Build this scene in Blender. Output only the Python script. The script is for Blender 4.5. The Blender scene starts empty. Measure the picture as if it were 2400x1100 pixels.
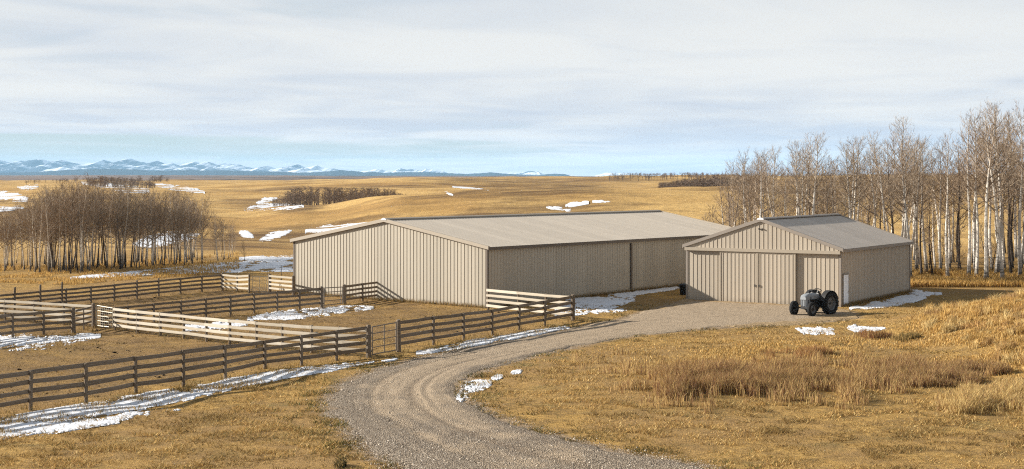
import bpy, bmesh, math, random
import numpy as np
from mathutils import Vector, Matrix

random.seed(7)
RNG = np.random.default_rng(11)
SC = bpy.context.scene
COL = SC.collection

# ------------------------------------------------------------------ camera, sky, sun, exposure
F = 3650.0            # focal length in photo pixels (photo 2400 x 1100)
CU, CV = 1200.0, 415.0  # principal column, eye-level row
EYE = 8.5
cam_d = bpy.data.cameras.new('camera')
cam = bpy.data.objects.new('camera', cam_d); COL.objects.link(cam)
cam.location = (0, 0, EYE)
cam.rotation_euler = (math.radians(90), 0, 0)
cam_d.sensor_width = 36.0
cam_d.lens = 36.0 * F / 2400.0
cam_d.shift_y = -(550.0 - CV) / 2400.0
cam_d.clip_start = 0.5
cam_d.clip_end = 80000
SC.camera = cam

SUN_AZ = Vector((-0.98, 0.20)).normalized()     # horizontal direction towards the sun
SUN_EL = math.radians(21.5)
EXPOSURE = 1.15
SUN_STRENGTH = 5.0
SKY_STRENGTH = 0.05

world = bpy.data.worlds.new('World'); SC.world = world
world.use_nodes = True
wn, wl = world.node_tree.nodes, world.node_tree.links
for n in list(wn): wn.remove(n)
def W(t, **k):
    n = wn.new(t)
    for a, b in k.items(): setattr(n, a, b)
    return n
out = W('ShaderNodeOutputWorld'); bg = W('ShaderNodeBackground')
bg.inputs['Strength'].default_value = SKY_STRENGTH
wl.new(bg.outputs[0], out.inputs['Surface'])
sky = W('ShaderNodeTexSky', sky_type='NISHITA')
sky.sun_disc = False
sky.sun_elevation = SUN_EL
sky.sun_rotation = math.atan2(SUN_AZ.x, SUN_AZ.y) % (2 * math.pi)
sky.altitude = 1000
sky.air_density = 1.0; sky.dust_density = 0.1; sky.ozone_density = 2.5
tc = W('ShaderNodeTexCoord')
sep = W('ShaderNodeSeparateXYZ'); wl.new(tc.outputs['Generated'], sep.inputs[0])
def wmath(op, a, b=None, c=None, clamp=False):
    n = W('ShaderNodeMath', operation=op); n.use_clamp = clamp
    for i, v in enumerate((a, b, c)):
        if v is None: continue
        if isinstance(v, (int, float)): n.inputs[i].default_value = v
        else: wl.new(v, n.inputs[i])
    return n.outputs[0]
zc = wmath('MAXIMUM', sep.outputs['Z'], 0.0)
zz = wmath('ADD', zc, 0.035)
px = wmath('DIVIDE', sep.outputs['X'], zz)
py = wmath('DIVIDE', sep.outputs['Y'], zz)
comb = W('ShaderNodeCombineXYZ'); wl.new(px, comb.inputs[0]); wl.new(py, comb.inputs[1])
def wnoise(scale, detail, rough, off, dist=0.0):
    mp = W('ShaderNodeMapping'); wl.new(comb.outputs[0], mp.inputs['Vector'])
    mp.inputs['Location'].default_value = off
    mp.inputs['Scale'].default_value = scale
    n = W('ShaderNodeTexNoise'); wl.new(mp.outputs[0], n.inputs['Vector'])
    n.inputs['Scale'].default_value = 1.0; n.inputs['Detail'].default_value = detail
    n.inputs['Roughness'].default_value = rough; n.inputs['Distortion'].default_value = dist
    return n.outputs['Fac']
def wramp(v, a, b):
    n = W('ShaderNodeMapRange', interpolation_type='SMOOTHSTEP')
    n.inputs['From Min'].default_value = a; n.inputs['From Max'].default_value = b
    wl.new(v, n.inputs['Value'])
    return n.outputs['Result']
n1 = wnoise((0.30, 0.26, 1), 5, 0.5, (3.1, 1.7, 0), 0.5)
n2 = wnoise((0.75, 0.55, 1), 7, 0.52, (7.3, -2.2, 0), 0.8)
n3 = wnoise((0.16, 0.15, 1), 4, 0.5, (-4.3, 5.2, 0), 0.4)
# a bank of cloud that opens in one low gap over the mountains
wob = wmath('MULTIPLY', wmath('SUBTRACT', n1, 0.5), 0.022)
zw = wmath('ADD', zc, wob)
gap = wmath('MULTIPLY', wramp(zw, 0.006, 0.013), wmath('SUBTRACT', 1.0, wramp(zw, 0.021, 0.031)))
side = wmath('SUBTRACT', 1.0, wramp(sep.outputs['X'], -0.06, 0.10))
deck = wmath('SUBTRACT', 1.0, wmath('MULTIPLY', gap, side))
cov = wmath('ADD', wmath('MULTIPLY', n1, 0.5), wmath('MULTIPLY', n2, 0.5))
cov = wmath('ADD', cov, wmath('MULTIPLY', deck, 0.34))
mask = wramp(cov, 0.40, 0.78)
slant = wmath('DIVIDE', -0.26, wmath('ADD', zc, 0.03))
opac = wmath('SUBTRACT', 1.0, wmath('EXPONENT', slant))
mask = wmath('MULTIPLY', mask, wmath('MULTIPLY', opac, 0.95))
shade = wmath('ADD', wmath('MULTIPLY', n3, 0.62), wmath('MULTIPLY', n2, 0.38))
shade = wramp(shade, 0.36, 0.62)
cr = W('ShaderNodeMix', data_type='RGBA'); wl.new(shade, cr.inputs['Factor'])
CL = 9.0
cr.inputs['A'].default_value = (0.655 * CL, 0.69 * CL, 0.775 * CL, 1)
cr.inputs['B'].default_value = (0.925 * CL, 0.905 * CL, 0.88 * CL, 1)
mx = W('ShaderNodeMix', data_type='RGBA'); wl.new(mask, mx.inputs['Factor'])
skyt = W('ShaderNodeMix', data_type='RGBA', blend_type='MULTIPLY'); skyt.inputs['Factor'].default_value = 1
wl.new(sky.outputs[0], skyt.inputs['A']); skyt.inputs['B'].default_value = (0.97, 0.93, 0.88, 1)
veil = W('ShaderNodeMix', data_type='RGBA'); wl.new(wmath('MULTIPLY', opac, 0.70), veil.inputs['Factor'])
wl.new(skyt.outputs['Result'], veil.inputs['A']); veil.inputs['B'].default_value = (0.56 * CL, 0.645 * CL, 0.67 * CL, 1)
wl.new(veil.outputs['Result'], mx.inputs['A']); wl.new(cr.outputs['Result'], mx.inputs['B'])
wl.new(mx.outputs['Result'], bg.inputs['Color'])

sun_d = bpy.data.lights.new('sun', 'SUN'); sun_d.energy = SUN_STRENGTH; sun_d.angle = math.radians(0.6)
sun_d.color = (1.0, 0.955, 0.885)
sun = bpy.data.objects.new('sun', sun_d); COL.objects.link(sun)
sd = Vector((SUN_AZ.x * math.cos(SUN_EL), SUN_AZ.y * math.cos(SUN_EL), math.sin(SUN_EL)))
sun.rotation_euler = sd.to_track_quat('Z', 'Y').to_euler()
sun.location = (-60, 60, 60)

vs = SC.view_settings
vs.view_transform = 'Standard'; vs.look = 'None'; vs.gamma = 1.0; vs.exposure = EXPOSURE
vs.use_curve_mapping = False
SC.cycles.use_denoising = False
try: SC.cycles.sampling_pattern = 'BLUE_NOISE'
except Exception: pass
SC.cycles.filter_width = 1.15
SC.cycles.sample_clamp_indirect = 4.0
SC.cycles.volume_bounces = 1
SC.cycles.max_bounces = 6
SC.cycles.transparent_max_bounces = 8

# ------------------------------------------------------------------ numpy noise
def _h(ix, iy, s):
    n = (ix.astype(np.int64) * 374761393 + iy.astype(np.int64) * 668265263 + s * 1442695041) & 0x7fffffff
    n = ((n ^ (n >> 13)) * 1274126177) & 0x7fffffff
    return ((n ^ (n >> 16)) & 0xffff) / 65535.0
def vnoise(x, y, s=0):
    x = np.asarray(x, float); y = np.asarray(y, float)
    ix = np.floor(x); iy = np.floor(y); fx = x - ix; fy = y - iy
    fx = fx * fx * fx * (fx * (fx * 6 - 15) + 10); fy = fy * fy * fy * (fy * (fy * 6 - 15) + 10)
    a = _h(ix, iy, s); b = _h(ix + 1, iy, s); c = _h(ix, iy + 1, s); d = _h(ix + 1, iy + 1, s)
    return (a + (b - a) * fx) * (1 - fy) + (c + (d - c) * fx) * fy
def fbm(x, y, s=0, o=4):
    v = 0; a = 0.5; t = 0
    for i in range(o):
        v = v + a * vnoise(x * 2 ** i + 17.3 * i, y * 2 ** i - 9.1 * i, s + i); t += a; a *= 0.5
    return v / t
def sstep(a, b, x):
    t = np.clip((np.asarray(x, float) - a) / (b - a), 0, 1)
    return t * t * (3 - 2 * t)

# ------------------------------------------------------------------ terrain height
TY = np.array([40, 75, 108, 150, 212, 330, 420, 600, 900, 1400, 2500, 3400, 6500], float)
TU = np.array([-2600, 0, 250, 560, 720, 965, 1200, 1500, 1720, 2050, 2400, 4800], float)
TZ = np.array([
    # -2600   0   250   560   720   965  1200  1500  1720  2050  2400  4800
    [0.0] * 12,
    [0.0] * 12,
    [.15] * 12,
    [.70, .70, .70, .70, .70, .75, .8, .8, .8, .8, .8, .8],
    [1.2, .80, .50, -.30, -.60, .1, .9, 1.5, 1.6, 1.6, 1.6, 1.6],
    [2.0, 1.5, 1.2, .70, 2.3, 4.2, 5.2, 5.6, 5.0, 4.6, 4.6, 4.6],
    [2.6, 2.2, 2.0, .40, .10, 1.3, 3.0, 3.6, 3.5, 4.8, 5.2, 5.2],
    [4.2, 3.6, 4.5, 2.3, 2.8, 3.4, 4.0, 4.5, 4.3, 6.2, 6.6, 6.6],
    [5.2, 4.9, 5.9, 4.9, 5.2, 5.8, 6.0, 6.9, 7.4, 8.0, 8.4, 8.4],
    [3.6, 3.4, 3.4, 3.4, 3.6, 4.4, 5.6, 6.6, 7.4, 8.4, 9.0, 9.0],
    [2.6, 2.4, 2.4, 2.6, 2.8, 3.4, 5.2, 6.6, 7.6, 9.2, 9.6, 9.6],
    [6.5, 6.2, 6.2, 6.2, 6.4, 6.6, 6.6, 7.4, 8.4, 10., 10., 10.],
    [13., 14., 15., 13., 13., 12., 11., 10., 10., 12., 12., 12.]], float)
def _tab(u, Y):
    t = np.interp(np.log(np.maximum(Y, 1.0)), np.log(TY), np.arange(len(TY)))
    i = np.clip(np.floor(t).astype(int), 0, len(TY) - 2); f = t - i
    u = np.clip(u, TU[0], TU[-1])
    j = np.clip(np.searchsorted(TU, u, side='right') - 1, 0, len(TU) - 2)
    g = (u - TU[j]) / (TU[j + 1] - TU[j]); g = g * g * (3 - 2 * g)
    def row(k):
        k = np.clip(k, 0, len(TY) - 1)
        return TZ[k, j] * (1 - g) + TZ[k, j + 1] * g
    p0, p1, p2, p3 = row(i - 1), row(i), row(i + 1), row(i + 2)
    m1 = 0.5 * (p2 - p0); m2 = 0.5 * (p3 - p1)
    f2 = f * f; f3 = f2 * f
    return (2 * f3 - 3 * f2 + 1) * p1 + (f3 - 2 * f2 + f) * m1 + (-2 * f3 + 3 * f2) * p2 + (f3 - f2) * m2
def folds(x, y):
    Y = np.maximum(y, 8.0)
    return sstep(140, 260, Y) * (4.4 * (fbm(x / 58.0, y / 40.0, 9, 3) - 0.5) * sstep(190, 300, Y) + 0.6 * (fbm(x / 14.0, y / 11.0, 5, 3) - 0.5)) + sstep(420, 900, Y) * 5.0 * (fbm(x / 240.0, y / 170.0, 21, 4) - 0.5)
_ty, _tu = np.meshgrid(TY, TU, indexing='ij')
TZ = TZ - np.where((_ty > 160) & (_ty < 1000), folds((_tu - CU) / F * _ty, _ty), 0)   # the surveyed heights stay exact at the knots
def height(x, y):
    x = np.asarray(x, float); y = np.asarray(y, float)
    Y = np.maximum(y, 8.0)
    u = CU + F * x / Y
    z = _tab(u, Y)
    # grassy rise on the right
    s = np.maximum(0, x - 19.6)
    s = 0.185 * np.maximum(0, s - 0.8) + 0.006 * s * s
    s = np.minimum(s, 3.2)
    gy = np.where(y < 84, np.exp(-((y - 84) / 21.0) ** 2), np.exp(-((y - 84) / 9.5) ** 2))
    z = z + s * gy
    # soft bank inside the bend
    z = z + 0.28 * np.exp(-(((x - 7.5) / 6.5) ** 2 + ((y - 64.0) / 8.0) ** 2))
    # undulation, growing with distance
    z = z + 0.10 * (fbm(x / 6.0, y / 6.0, 3, 3) - 0.5) * sstep(40, 52, Y) * (1 - 0.6 * sstep(84, 96, y) * sstep(-26, -20, x) * (1 - sstep(36, 42, x)) * (1 - sstep(140, 150, y)))
    return z + folds(x, y)
def ray(u, v):
    """ground points seen at photo pixels (first crossing along the ray)"""
    u = np.atleast_1d(np.asarray(u, float)); v = np.atleast_1d(np.asarray(v, float))
    u, v = np.broadcast_arrays(u, v); shp = u.shape; u = u.ravel(); v = v.ravel()
    kx = (u - CU) / F; kz = (v - CV) / F
    kx0, kz0 = kx, kz
    lo = np.full(u.shape, 30.0); hi = np.full(u.shape, np.nan); prev = None
    act = np.arange(len(u))
    for Yv in np.concatenate([np.arange(30, 160, 2.5), np.geomspace(160, 6500, 84)]):
        if not len(act): break
        if prev is not None and (kz[act].max() * Yv < EYE - 16): prev = Yv; lo[act] = Yv; continue
        d = EYE - kz[act] * Yv - height(kx[act] * Yv, np.full(len(act), Yv))
        hit = d <= 0
        hi[act[hit]] = Yv; lo[act[~hit]] = Yv
        act = act[~hit]; prev = Yv
    best = np.full(u.shape, np.nan); g = ~np.isnan(hi)
    if g.any():
        a, b = lo[g].copy(), hi[g].copy(); kx, kz = kx0[g], kz0[g]
        f = lambda Y: EYE - kz * Y - height(kx * Y, Y)
        fa, fb = f(a), f(b)
        for _ in range(4):
            m = np.clip(a + (b - a) * fa / np.maximum(fa - fb, 1e-9), a, b); fm = f(m)
            neg = fm <= 0
            b = np.where(neg, m, b); fb = np.where(neg, fm, fb); a = np.where(neg, a, m); fa = np.where(neg, fa, fm)
        best[g] = m
    kx = kx0
    best = np.where(np.isnan(best), 6500, best)
    X = kx * best
    return np.stack([X, best, height(X, best)], -1).reshape(shp + (3,))
def gp(u, v):
    kx = (u - CU) / F; kz = (v - CV) / F; Y = EYE / kz
    for i in range(14):
        Y += .8 * ((EYE - gz(kx * Y, Y)) / kz - Y)
    return Vector((kx * Y, Y, gz(kx * Y, Y)))
def gz(x, y): return float(height(np.array([x]), np.array([y]))[0])

# ------------------------------------------------------------------ object helpers
def tag(o, label=None, cat=None, group=None, kind=None):
    if label: o['label'] = label
    if cat: o['category'] = cat
    if group: o['group'] = group
    if kind: o['kind'] = kind
    return o
def thing(name, label, cat, loc=(0, 0, 0), rz=0.0, group=None):
    o = bpy.data.objects.new(name, None); COL.objects.link(o)
    o.empty_display_size = 0.3
    o.location = loc; o.rotation_euler = (0, 0, rz)
    return tag(o, label, cat, group)
def link(name, me, parent=None, loc=(0, 0, 0), rot=(0, 0, 0), scale=(1, 1, 1)):
    o = bpy.data.objects.new(name, me); COL.objects.link(o)
    if parent is not None: o.parent = parent
    o.location = loc; o.rotation_euler = rot; o.scale = scale
    return o
def np_mesh(name, V, faces, mat=None, smooth=False, attrs=None):
    """faces: (n,3) or (n,4) array"""
    me = bpy.data.meshes.new(name)
    V = np.asarray(V, np.float32); Fc = np.asarray(faces, np.int32); k = Fc.shape[1]
    me.vertices.add(len(V)); me.vertices.foreach_set('co', V.ravel())
    me.loops.add(Fc.size); me.loops.foreach_set('vertex_index', Fc.ravel())
    me.polygons.add(len(Fc)); me.polygons.foreach_set('loop_start', np.arange(0, Fc.size, k, dtype=np.int32))
    if smooth: me.polygons.foreach_set('use_smooth', np.ones(len(Fc), bool))
    for nm, a in (attrs or {}).items():
        a = np.asarray(a, np.float32)
        if a.ndim == 1:
            at = me.attributes.new(nm, 'FLOAT', 'POINT'); at.data.foreach_set('value', a)
        else:
            at = me.attributes.new(nm, 'FLOAT_COLOR', 'POINT')
            if a.shape[1] == 3: a = np.concatenate([a, np.ones((len(a), 1), np.float32)], 1)
            at.data.foreach_set('color', a.ravel())
    me.update(calc_edges=True)
    if mat: me.materials.append(mat)
    return me
class MB:
    """collects shapes for one mesh"""
    def __init__(s): s.v = []; s.f = []
    def add(s, vs, fs):
        n = len(s.v); s.v += [tuple(p) for p in vs]; s.f += [tuple(i + n for i in f) for f in fs]; return s
    def box(s, a, b, m=None):
        x0, y0, z0 = a; x1, y1, z1 = b
        vs = [Vector(p) for p in ((x0, y0, z0), (x1, y0, z0), (x1, y1, z0), (x0, y1, z0), (x0, y0, z1), (x1, y0, z1), (x1, y1, z1), (x0, y1, z1))]
        if m is not None: vs = [m @ p for p in vs]
        return s.add(vs, [(0, 3, 2, 1), (4, 5, 6, 7), (0, 1, 5, 4), (1, 2, 6, 5), (2, 3, 7, 6), (3, 0, 4, 7)])
    def tube(s, pts, rad, n=8, cap=True):
        pts = [Vector(p) for p in pts]
        if not hasattr(rad, '__len__'): rad = [rad] * len(pts)
        rings = []; fr = None
        for i, p in enumerate(pts):
            t = (pts[min(i + 1, len(pts) - 1)] - pts[max(i - 1, 0)]).normalized()
            if fr is None:
                ref = Vector((0, 0, 1)) if abs(t.z) < 0.9 else Vector((1, 0, 0))
                fr = t.cross(ref).normalized()
            else: fr = (fr - t * fr.dot(t)).normalized()
            b = t.cross(fr)
            rings.append([p + (fr * math.cos(2 * math.pi * k / n) + b * math.sin(2 * math.pi * k / n)) * rad[i] for k in range(n)])
        fs = []
        for i in range(len(pts) - 1):
            for k in range(n):
                fs.append((i * n + k, i * n + (k + 1) % n, (i + 1) * n + (k + 1) % n, (i + 1) * n + k))
        if cap:
            fs.append(tuple(reversed(range(n)))); fs.append(tuple((len(pts) - 1) * n + k for k in range(n)))
        return s.add([p for r in rings for p in r], fs)
    def lathe(s, prof, n=24, m=None):
        """profile (r, y) about the y axis"""
        vs = []; fs = []
        for k in range(n):
            a = 2 * math.pi * k / n
            for r, y in prof: vs.append(Vector((r * math.cos(a), y, r * math.sin(a))))
        L = len(prof)
        for k in range(n):
            k2 = (k + 1) % n
            for i in range(L - 1): fs.append((k * L + i, k * L + i + 1, k2 * L + i + 1, k2 * L + i))
        if m is not None: vs = [m @ p for p in vs]
        return s.add(vs, fs)
    def loft(s, rings, cap=True):
        n = len(rings[0]); vs = [p for r in rings for p in r]; fs = []
        for i in range(len(rings) - 1):
            for k in range(n): fs.append((i * n + k, i * n + (k + 1) % n, (i + 1) * n + (k + 1) % n, (i + 1) * n + k))
        if cap:
            fs.append(tuple(reversed(range(n)))); fs.append(tuple((len(rings) - 1) * n + k for k in range(n)))
        return s.add(vs, fs)
    def mesh(s, name, mat, smooth=False, bevel=0.0):
        me = bpy.data.meshes.new(name); me.from_pydata(s.v, [], s.f)
        bm = bmesh.new(); bm.from_mesh(me)
        if bevel: bmesh.ops.bevel(bm, geom=bm.edges[:], offset=bevel, segments=1, affect='EDGES')
        bmesh.ops.recalc_face_normals(bm, faces=bm.faces[:])
        bm.to_mesh(me); bm.free()
        if smooth:
            for p in me.polygons: p.use_smooth = True
            try: me.set_sharp_from_angle(angle=math.radians(38))
            except Exception: pass
        if mat: me.materials.append(mat)
        return me
    def obj(s, name, mat, parent=None, smooth=False, bevel=0.0, **k):
        return link(name, s.mesh(name, mat, smooth, bevel), parent, **k)

# ------------------------------------------------------------------ materials
class Mat:
    def __init__(s, name, rough=0.8, spec=0.3, metal=0.0):
        s.m = bpy.data.materials.new(name); s.m.use_nodes = True
        s.n, s.l = s.m.node_tree.nodes, s.m.node_tree.links
        s.b = s.n['Principled BSDF']
        s.b.inputs['Roughness'].default_value = rough
        s.b.inputs['Specular IOR Level'].default_value = spec
        s.b.inputs['Metallic'].default_value = metal
        s._obj = s._geo = None
    def node(s, t, **k):
        n = s.n.new(t)
        for a, b in k.items(): setattr(n, a, b)
        return n
    def _in(s, sock, v):
        if isinstance(v, (int, float)): sock.default_value = v
        elif isinstance(v, (tuple, list)): sock.default_value = v if len(v) == 4 or sock.type == 'VECTOR' else tuple(v) + (1,)
        else: s.l.new(v, sock)
    def coord(s, kind='Object', scale=(1, 1, 1), rot=(0, 0, 0), loc=(0, 0, 0)):
        if kind == 'Position':
            g = s.node('ShaderNodeNewGeometry').outputs['Position']
        else: g = s.node('ShaderNodeTexCoord').outputs[kind]
        mp = s.node('ShaderNodeMapping'); s.l.new(g, mp.inputs[0])
        mp.inputs['Scale'].default_value = scale; mp.inputs['Rotation'].default_value = rot; mp.inputs['Location'].default_value = loc
        return mp.outputs[0]
    def noise(s, vec, scale=1, detail=4, rough=0.55, dist=0.0, color=False):
        n = s.node('ShaderNodeTexNoise'); s.l.new(vec, n.inputs['Vector'])
        n.inputs['Scale'].default_value = scale; n.inputs['Detail'].default_value = detail
        n.inputs['Roughness'].default_value = rough; n.inputs['Distortion'].default_value = dist
        return n.outputs['Color' if color else 'Fac']
    def voro(s, vec, scale=1, feature='F1', out='Distance', rnd=1.0):
        n = s.node('ShaderNodeTexVoronoi', feature=feature); s.l.new(vec, n.inputs['Vector'])
        n.inputs['Scale'].default_value = scale; n.inputs['Randomness'].default_value = rnd
        return n.outputs[out]
    def rng(s, v, a, b, c=0.0, d=1.0, smooth=True):
        n = s.node('ShaderNodeMapRange', interpolation_type='SMOOTHSTEP' if smooth else 'LINEAR')
        s._in(n.inputs['Value'], v)
        for k, x in zip(('From Min', 'From Max', 'To Min', 'To Max'), (a, b, c, d)): n.inputs[k].default_value = x
        return n.outputs['Result']
    def math(s, op, a, b=0.0, clamp=False):
        n = s.node('ShaderNodeMath', operation=op); n.use_clamp = clamp
        s._in(n.inputs[0], a); s._in(n.inputs[1], b); return n.outputs[0]
    def mix(s, f, a, b, blend='MIX'):
        n = s.node('ShaderNodeMix', data_type='RGBA', blend_type=blend)
        s._in(n.inputs['Factor'], f); s._in(n.inputs['A'], a); s._in(n.inputs['B'], b); return n.outputs['Result']
    def ramp(s, v, stops):
        n = s.node('ShaderNodeValToRGB'); s._in(n.inputs[0], v)
        e = n.color_ramp.elements
        while len(e) < len(stops): e.new(0.5)
        for el, (p, c) in zip(e, stops): el.position = p; el.color = tuple(c) + (1,)
        return n.outputs[0]
    def attr(s, name, out='Fac'):
        n = s.node('ShaderNodeAttribute'); n.attribute_name = name; return n.outputs[out]
    def rand(s): return s.node('ShaderNodeObjectInfo').outputs['Random']
    def hsv(s, col, val=1.0, sat=1.0):
        n = s.node('ShaderNodeHueSaturation'); s._in(n.inputs['Color'], col); s._in(n.inputs['Value'], val); s._in(n.inputs['Saturation'], sat); return n.outputs[0]
    def bump(s, h, strength=0.5, dist=0.05, prev=None):
        n = s.node('ShaderNodeBump'); s._in(n.inputs['Height'], h)
        n.inputs['Strength'].default_value = strength; n.inputs['Distance'].default_value = dist
        if prev is not None: s.l.new(prev, n.inputs['Normal'])
        return n.outputs[0]
    def done(s, col=None, nor=None, rough=None):
        if col is not None: s._in(s.b.inputs['Base Color'], col)
        if nor is not None: s.l.new(nor, s.b.inputs['Normal'])
        if rough is not None: s._in(s.b.inputs['Roughness'], rough)
        return s.m

def mat_ground():
    m = Mat('dry_grass_ground', 0.95, 0.1)
    P = m.coord('Position'); Pf = m.coord('Position', (1, 0.55, 1))
    fine = m.noise(P, 5.5, 6, 0.7); mid = m.noise(P, 0.9, 5, 0.6, 0.4); big = m.noise(P, 0.11, 4, 0.55, 0.6)
    far1 = m.noise(m.coord('Position', (0.012, 0.03, 0)), 1, 6, 0.62, 0.8)
    far2 = m.noise(m.coord('Position', (0.05, 0.14, 0)), 1, 5, 0.65, 0.5)
    g = m.ramp(fine, [(0.25, (.12, .066, .020)), (0.40, (.285, .165, .048)), (0.56, (.43, .262, .080)), (0.8, (.57, .385, .140))])
    g = m.mix(m.rng(mid, .42, .62), g, m.mix(fine, (.15, .092, .034), (.36, .22, .075)))
    g = m.mix(m.rng(big, .42, .62, 0, .65), g, m.mix(fine, (.19, .11, .044), (.38, .235, .095)))
    # faint green in short grass
    gr = m.math('MULTIPLY', m.rng(m.noise(P, 0.35, 5, 0.65), .52, .72), m.attr('green'))
    g = m.mix(m.math('MULTIPLY', gr, .85), g, m.mix(fine, (.08, .066, .022), (.21, .165, .06)))
    # far slopes
    fc = m.ramp(far1, [(0.3, (.25, .142, .050)), (0.44, (.42, .25, .082)), (0.56, (.55, .355, .130)), (0.66, (.46, .28, .095)), (0.78, (.30, .172, .060))])
    fc = m.mix(m.rng(far2, .46, .64, 0, .6), fc, (.24, .145, .055))
    fc = m.mix(m.rng(m.noise(P, .7, 5, .7), .42, .68, 0, .36), fc, (.20, .115, .042))
    col = m.mix(m.attr('far'), g, fc)
    # brown ground: gullies, corral, field ends
    br = m.ramp(m.math('ADD', m.math('MULTIPLY', fine, .55), m.math('MULTIPLY', mid, .45)), [(0.3, (.065, .040, .020)), (0.5, (.165, .100, .042)), (0.68, (.30, .19, .08))])
    wob = m.math('ADD', m.attr('brown'), m.math('MULTIPLY', m.math('SUBTRACT', m.noise(P, .5, 5, .65), .5), .9))
    col = m.mix(m.rng(wob, .3, .75), col, br)
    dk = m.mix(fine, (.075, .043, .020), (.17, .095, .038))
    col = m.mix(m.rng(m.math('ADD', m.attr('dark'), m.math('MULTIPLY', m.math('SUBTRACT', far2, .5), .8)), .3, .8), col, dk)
    # bare dirt by the road and yard
    dirt = m.ramp(m.math('ADD', m.math('MULTIPLY', fine, .6), m.math('MULTIPLY', m.noise(P, 14, 3, .6), .4)), [(0.3, (.15, .105, .063)), (0.5, (.28, .20, .125)), (0.7, (.40, .30, .195))])
    dw = m.math('ADD', m.attr('dirt'), m.math('MULTIPLY', m.math('SUBTRACT', m.noise(P, 1.4, 6, .7), .5), .9))
    col = m.mix(m.rng(dw, .35, .75), col, dirt)
    # distant fields: fallow strips
    pl = m.noise(m.coord('Position', (0.0011, 0.0032, 0)), 1, 4, .6, .5)
    plc = m.ramp(pl, [(0.34, (.045, .040, .036)), (0.42, (.15, .105, .075)), (0.55, (.22, .15, .11)), (0.62, (.16, .11, .085)), (0.7, (.05, .046, .040))])
    col = m.mix(m.attr('plain'), col, plc)
    clod = m.voro(P, 2.2, 'SMOOTH_F1')
    h = m.math('ADD', m.math('MULTIPLY', fine, .7), m.math('MULTIPLY', m.noise(P, 22, 3, .6), .3))
    nb = m.bump(h, .9, .14)
    nb = m.bump(mid, .5, .35, nb)
    return m.done(col, nb)
def mat_road():
    m = Mat('gravel', 0.92, 0.2)
    P = m.coord('Position')
    v1 = m.voro(P, 21, 'F1'); vc = m.voro(P, 21, 'F1', 'Color'); v2 = m.voro(P, 34, 'F1')
    st = m.ramp(m.noise(vc, 3.1, 0), [(0.3, (.17, .128, .086)), (0.48, (.315, .25, .175)), (0.62, (.425, .345, .25)), (0.8, (.58, .49, .38))])
    st = m.mix(m.rng(v1, .25, .75), st, (.11, .078, .050))
    fines = m.ramp(m.math('ADD', m.math('MULTIPLY', m.noise(P, 26, 4, .7), .55), m.math('MULTIPLY', m.noise(P, 1.8, 4, .6), .45)), [(0.3, (.245, .178, .113)), (0.55, (.345, .26, .17)), (0.75, (.43, .335, .23))])
    lw = m.attr('loose')
    f = m.rng(m.math('ADD', lw, m.math('MULTIPLY', m.math('SUBTRACT', m.noise(P, .9, 5, .65), .5), .9)), .25, .75)
    col = m.mix(f, fines, st)
    col = m.mix(m.math('MULTIPLY', m.rng(m.noise(m.coord('Position', (.5, .9, 1)), 1.0, 4, .6), .5, .75), .35), col, (.19, .135, .085))
    col = m.mix(m.math('MULTIPLY', m.rng(m.math('ADD', m.attr('rut'), m.math('MULTIPLY', m.math('SUBTRACT', m.noise(P, 2.2, 4, .65), .5), .7)), .35, .9), .55), col, (.16, .115, .075))
    # yard: packed, strawy
    yd = m.ramp(m.noise(P, 4.5, 6, .7), [(0.3, (.18, .118, .060)), (0.5, (.30, .205, .105)), (0.7, (.42, .295, .15))])
    yf = m.rng(m.math('ADD', m.attr('yard'), m.math('MULTIPLY', m.math('SUBTRACT', m.noise(P, .6, 5, .6), .5), .9)), .3, .8)
    col = m.mix(yf, col, yd)
    h = m.math('SUBTRACT', 1.0, v1)
    nb = m.bump(h, .85, .05); nb = m.bump(m.noise(P, 3, 4, .6), .5, .15, nb)
    return m.done(col, nb)
def mat_siding(name, base, rough=.42):
    m = Mat(name, rough, .35)
    O = m.coord('Object'); P = m.coord('Position')
    dirtz = m.noise(m.coord('Position', (1.2, 1.2, .12)), 1.2, 5, .6)
    c = m.mix(m.rng(dirtz, .35, .75, 0, .34), base, tuple(x * .82 for x in base))
    c = m.hsv(c, m.rng(m.rand(), 0, 1, .94, 1.05, False))
    # splash dirt near the sill
    z = m.node('ShaderNodeSeparateXYZ'); m.l.new(O, z.inputs[0])
    sp = m.rng(m.math('ADD', z.outputs['Z'], m.math('MULTIPLY', m.noise(P, 3.5, 4, .6), .5)), .3, .75, .5, 0)
    c = m.mix(sp, c, tuple(x * .55 for x in base))
    return m.done(c, m.bump(m.noise(P, 1.1, 2, .5), .12, .05), rough)
def mat_plain(name, col, rough=.6, spec=.3, metal=0., var=.25, scale=3.0, bump=0.1):
    m = Mat(name, rough, spec, metal)
    P = m.coord('Object')
    n = m.noise(P, scale, 5, .6)
    c = m.mix(n, tuple(x * (1 - var) for x in col), tuple(min(1, x * (1 + var)) for x in col))
    return m.done(c, m.bump(m.noise(P, scale * 6, 3, .6), bump, .01) if bump else None)
def mat_wood(name, c0, c1, c2, grey, streak):
    m = Mat(name, .9, .15)
    O = m.coord('Object', (.7, 9, 9))
    g = m.noise(O, 2.0, 6, .65, .5); st = m.noise(m.coord('Object', (.35, 16, 16)), 3, 4, .6)
    c = m.ramp(g, [(0.28, c0), (0.5, c1), (0.72, c2)])
    c = m.mix(m.rng(st, .55, .75, 0, .55), c, streak)
    c = m.mix(m.rng(m.rand(), .0, 1, 0, .45), c, grey)
    c = m.mix(m.rng(m.noise(m.coord('Object'), 1.2, 4, .6), .6, .8, 0, .35), c, tuple(x * .6 for x in c1))
    c = m.hsv(c, m.rng(m.rand(), 0, 1, .82, 1.15, False))
    return m.done(c, m.bump(g, .4, .012))
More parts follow.
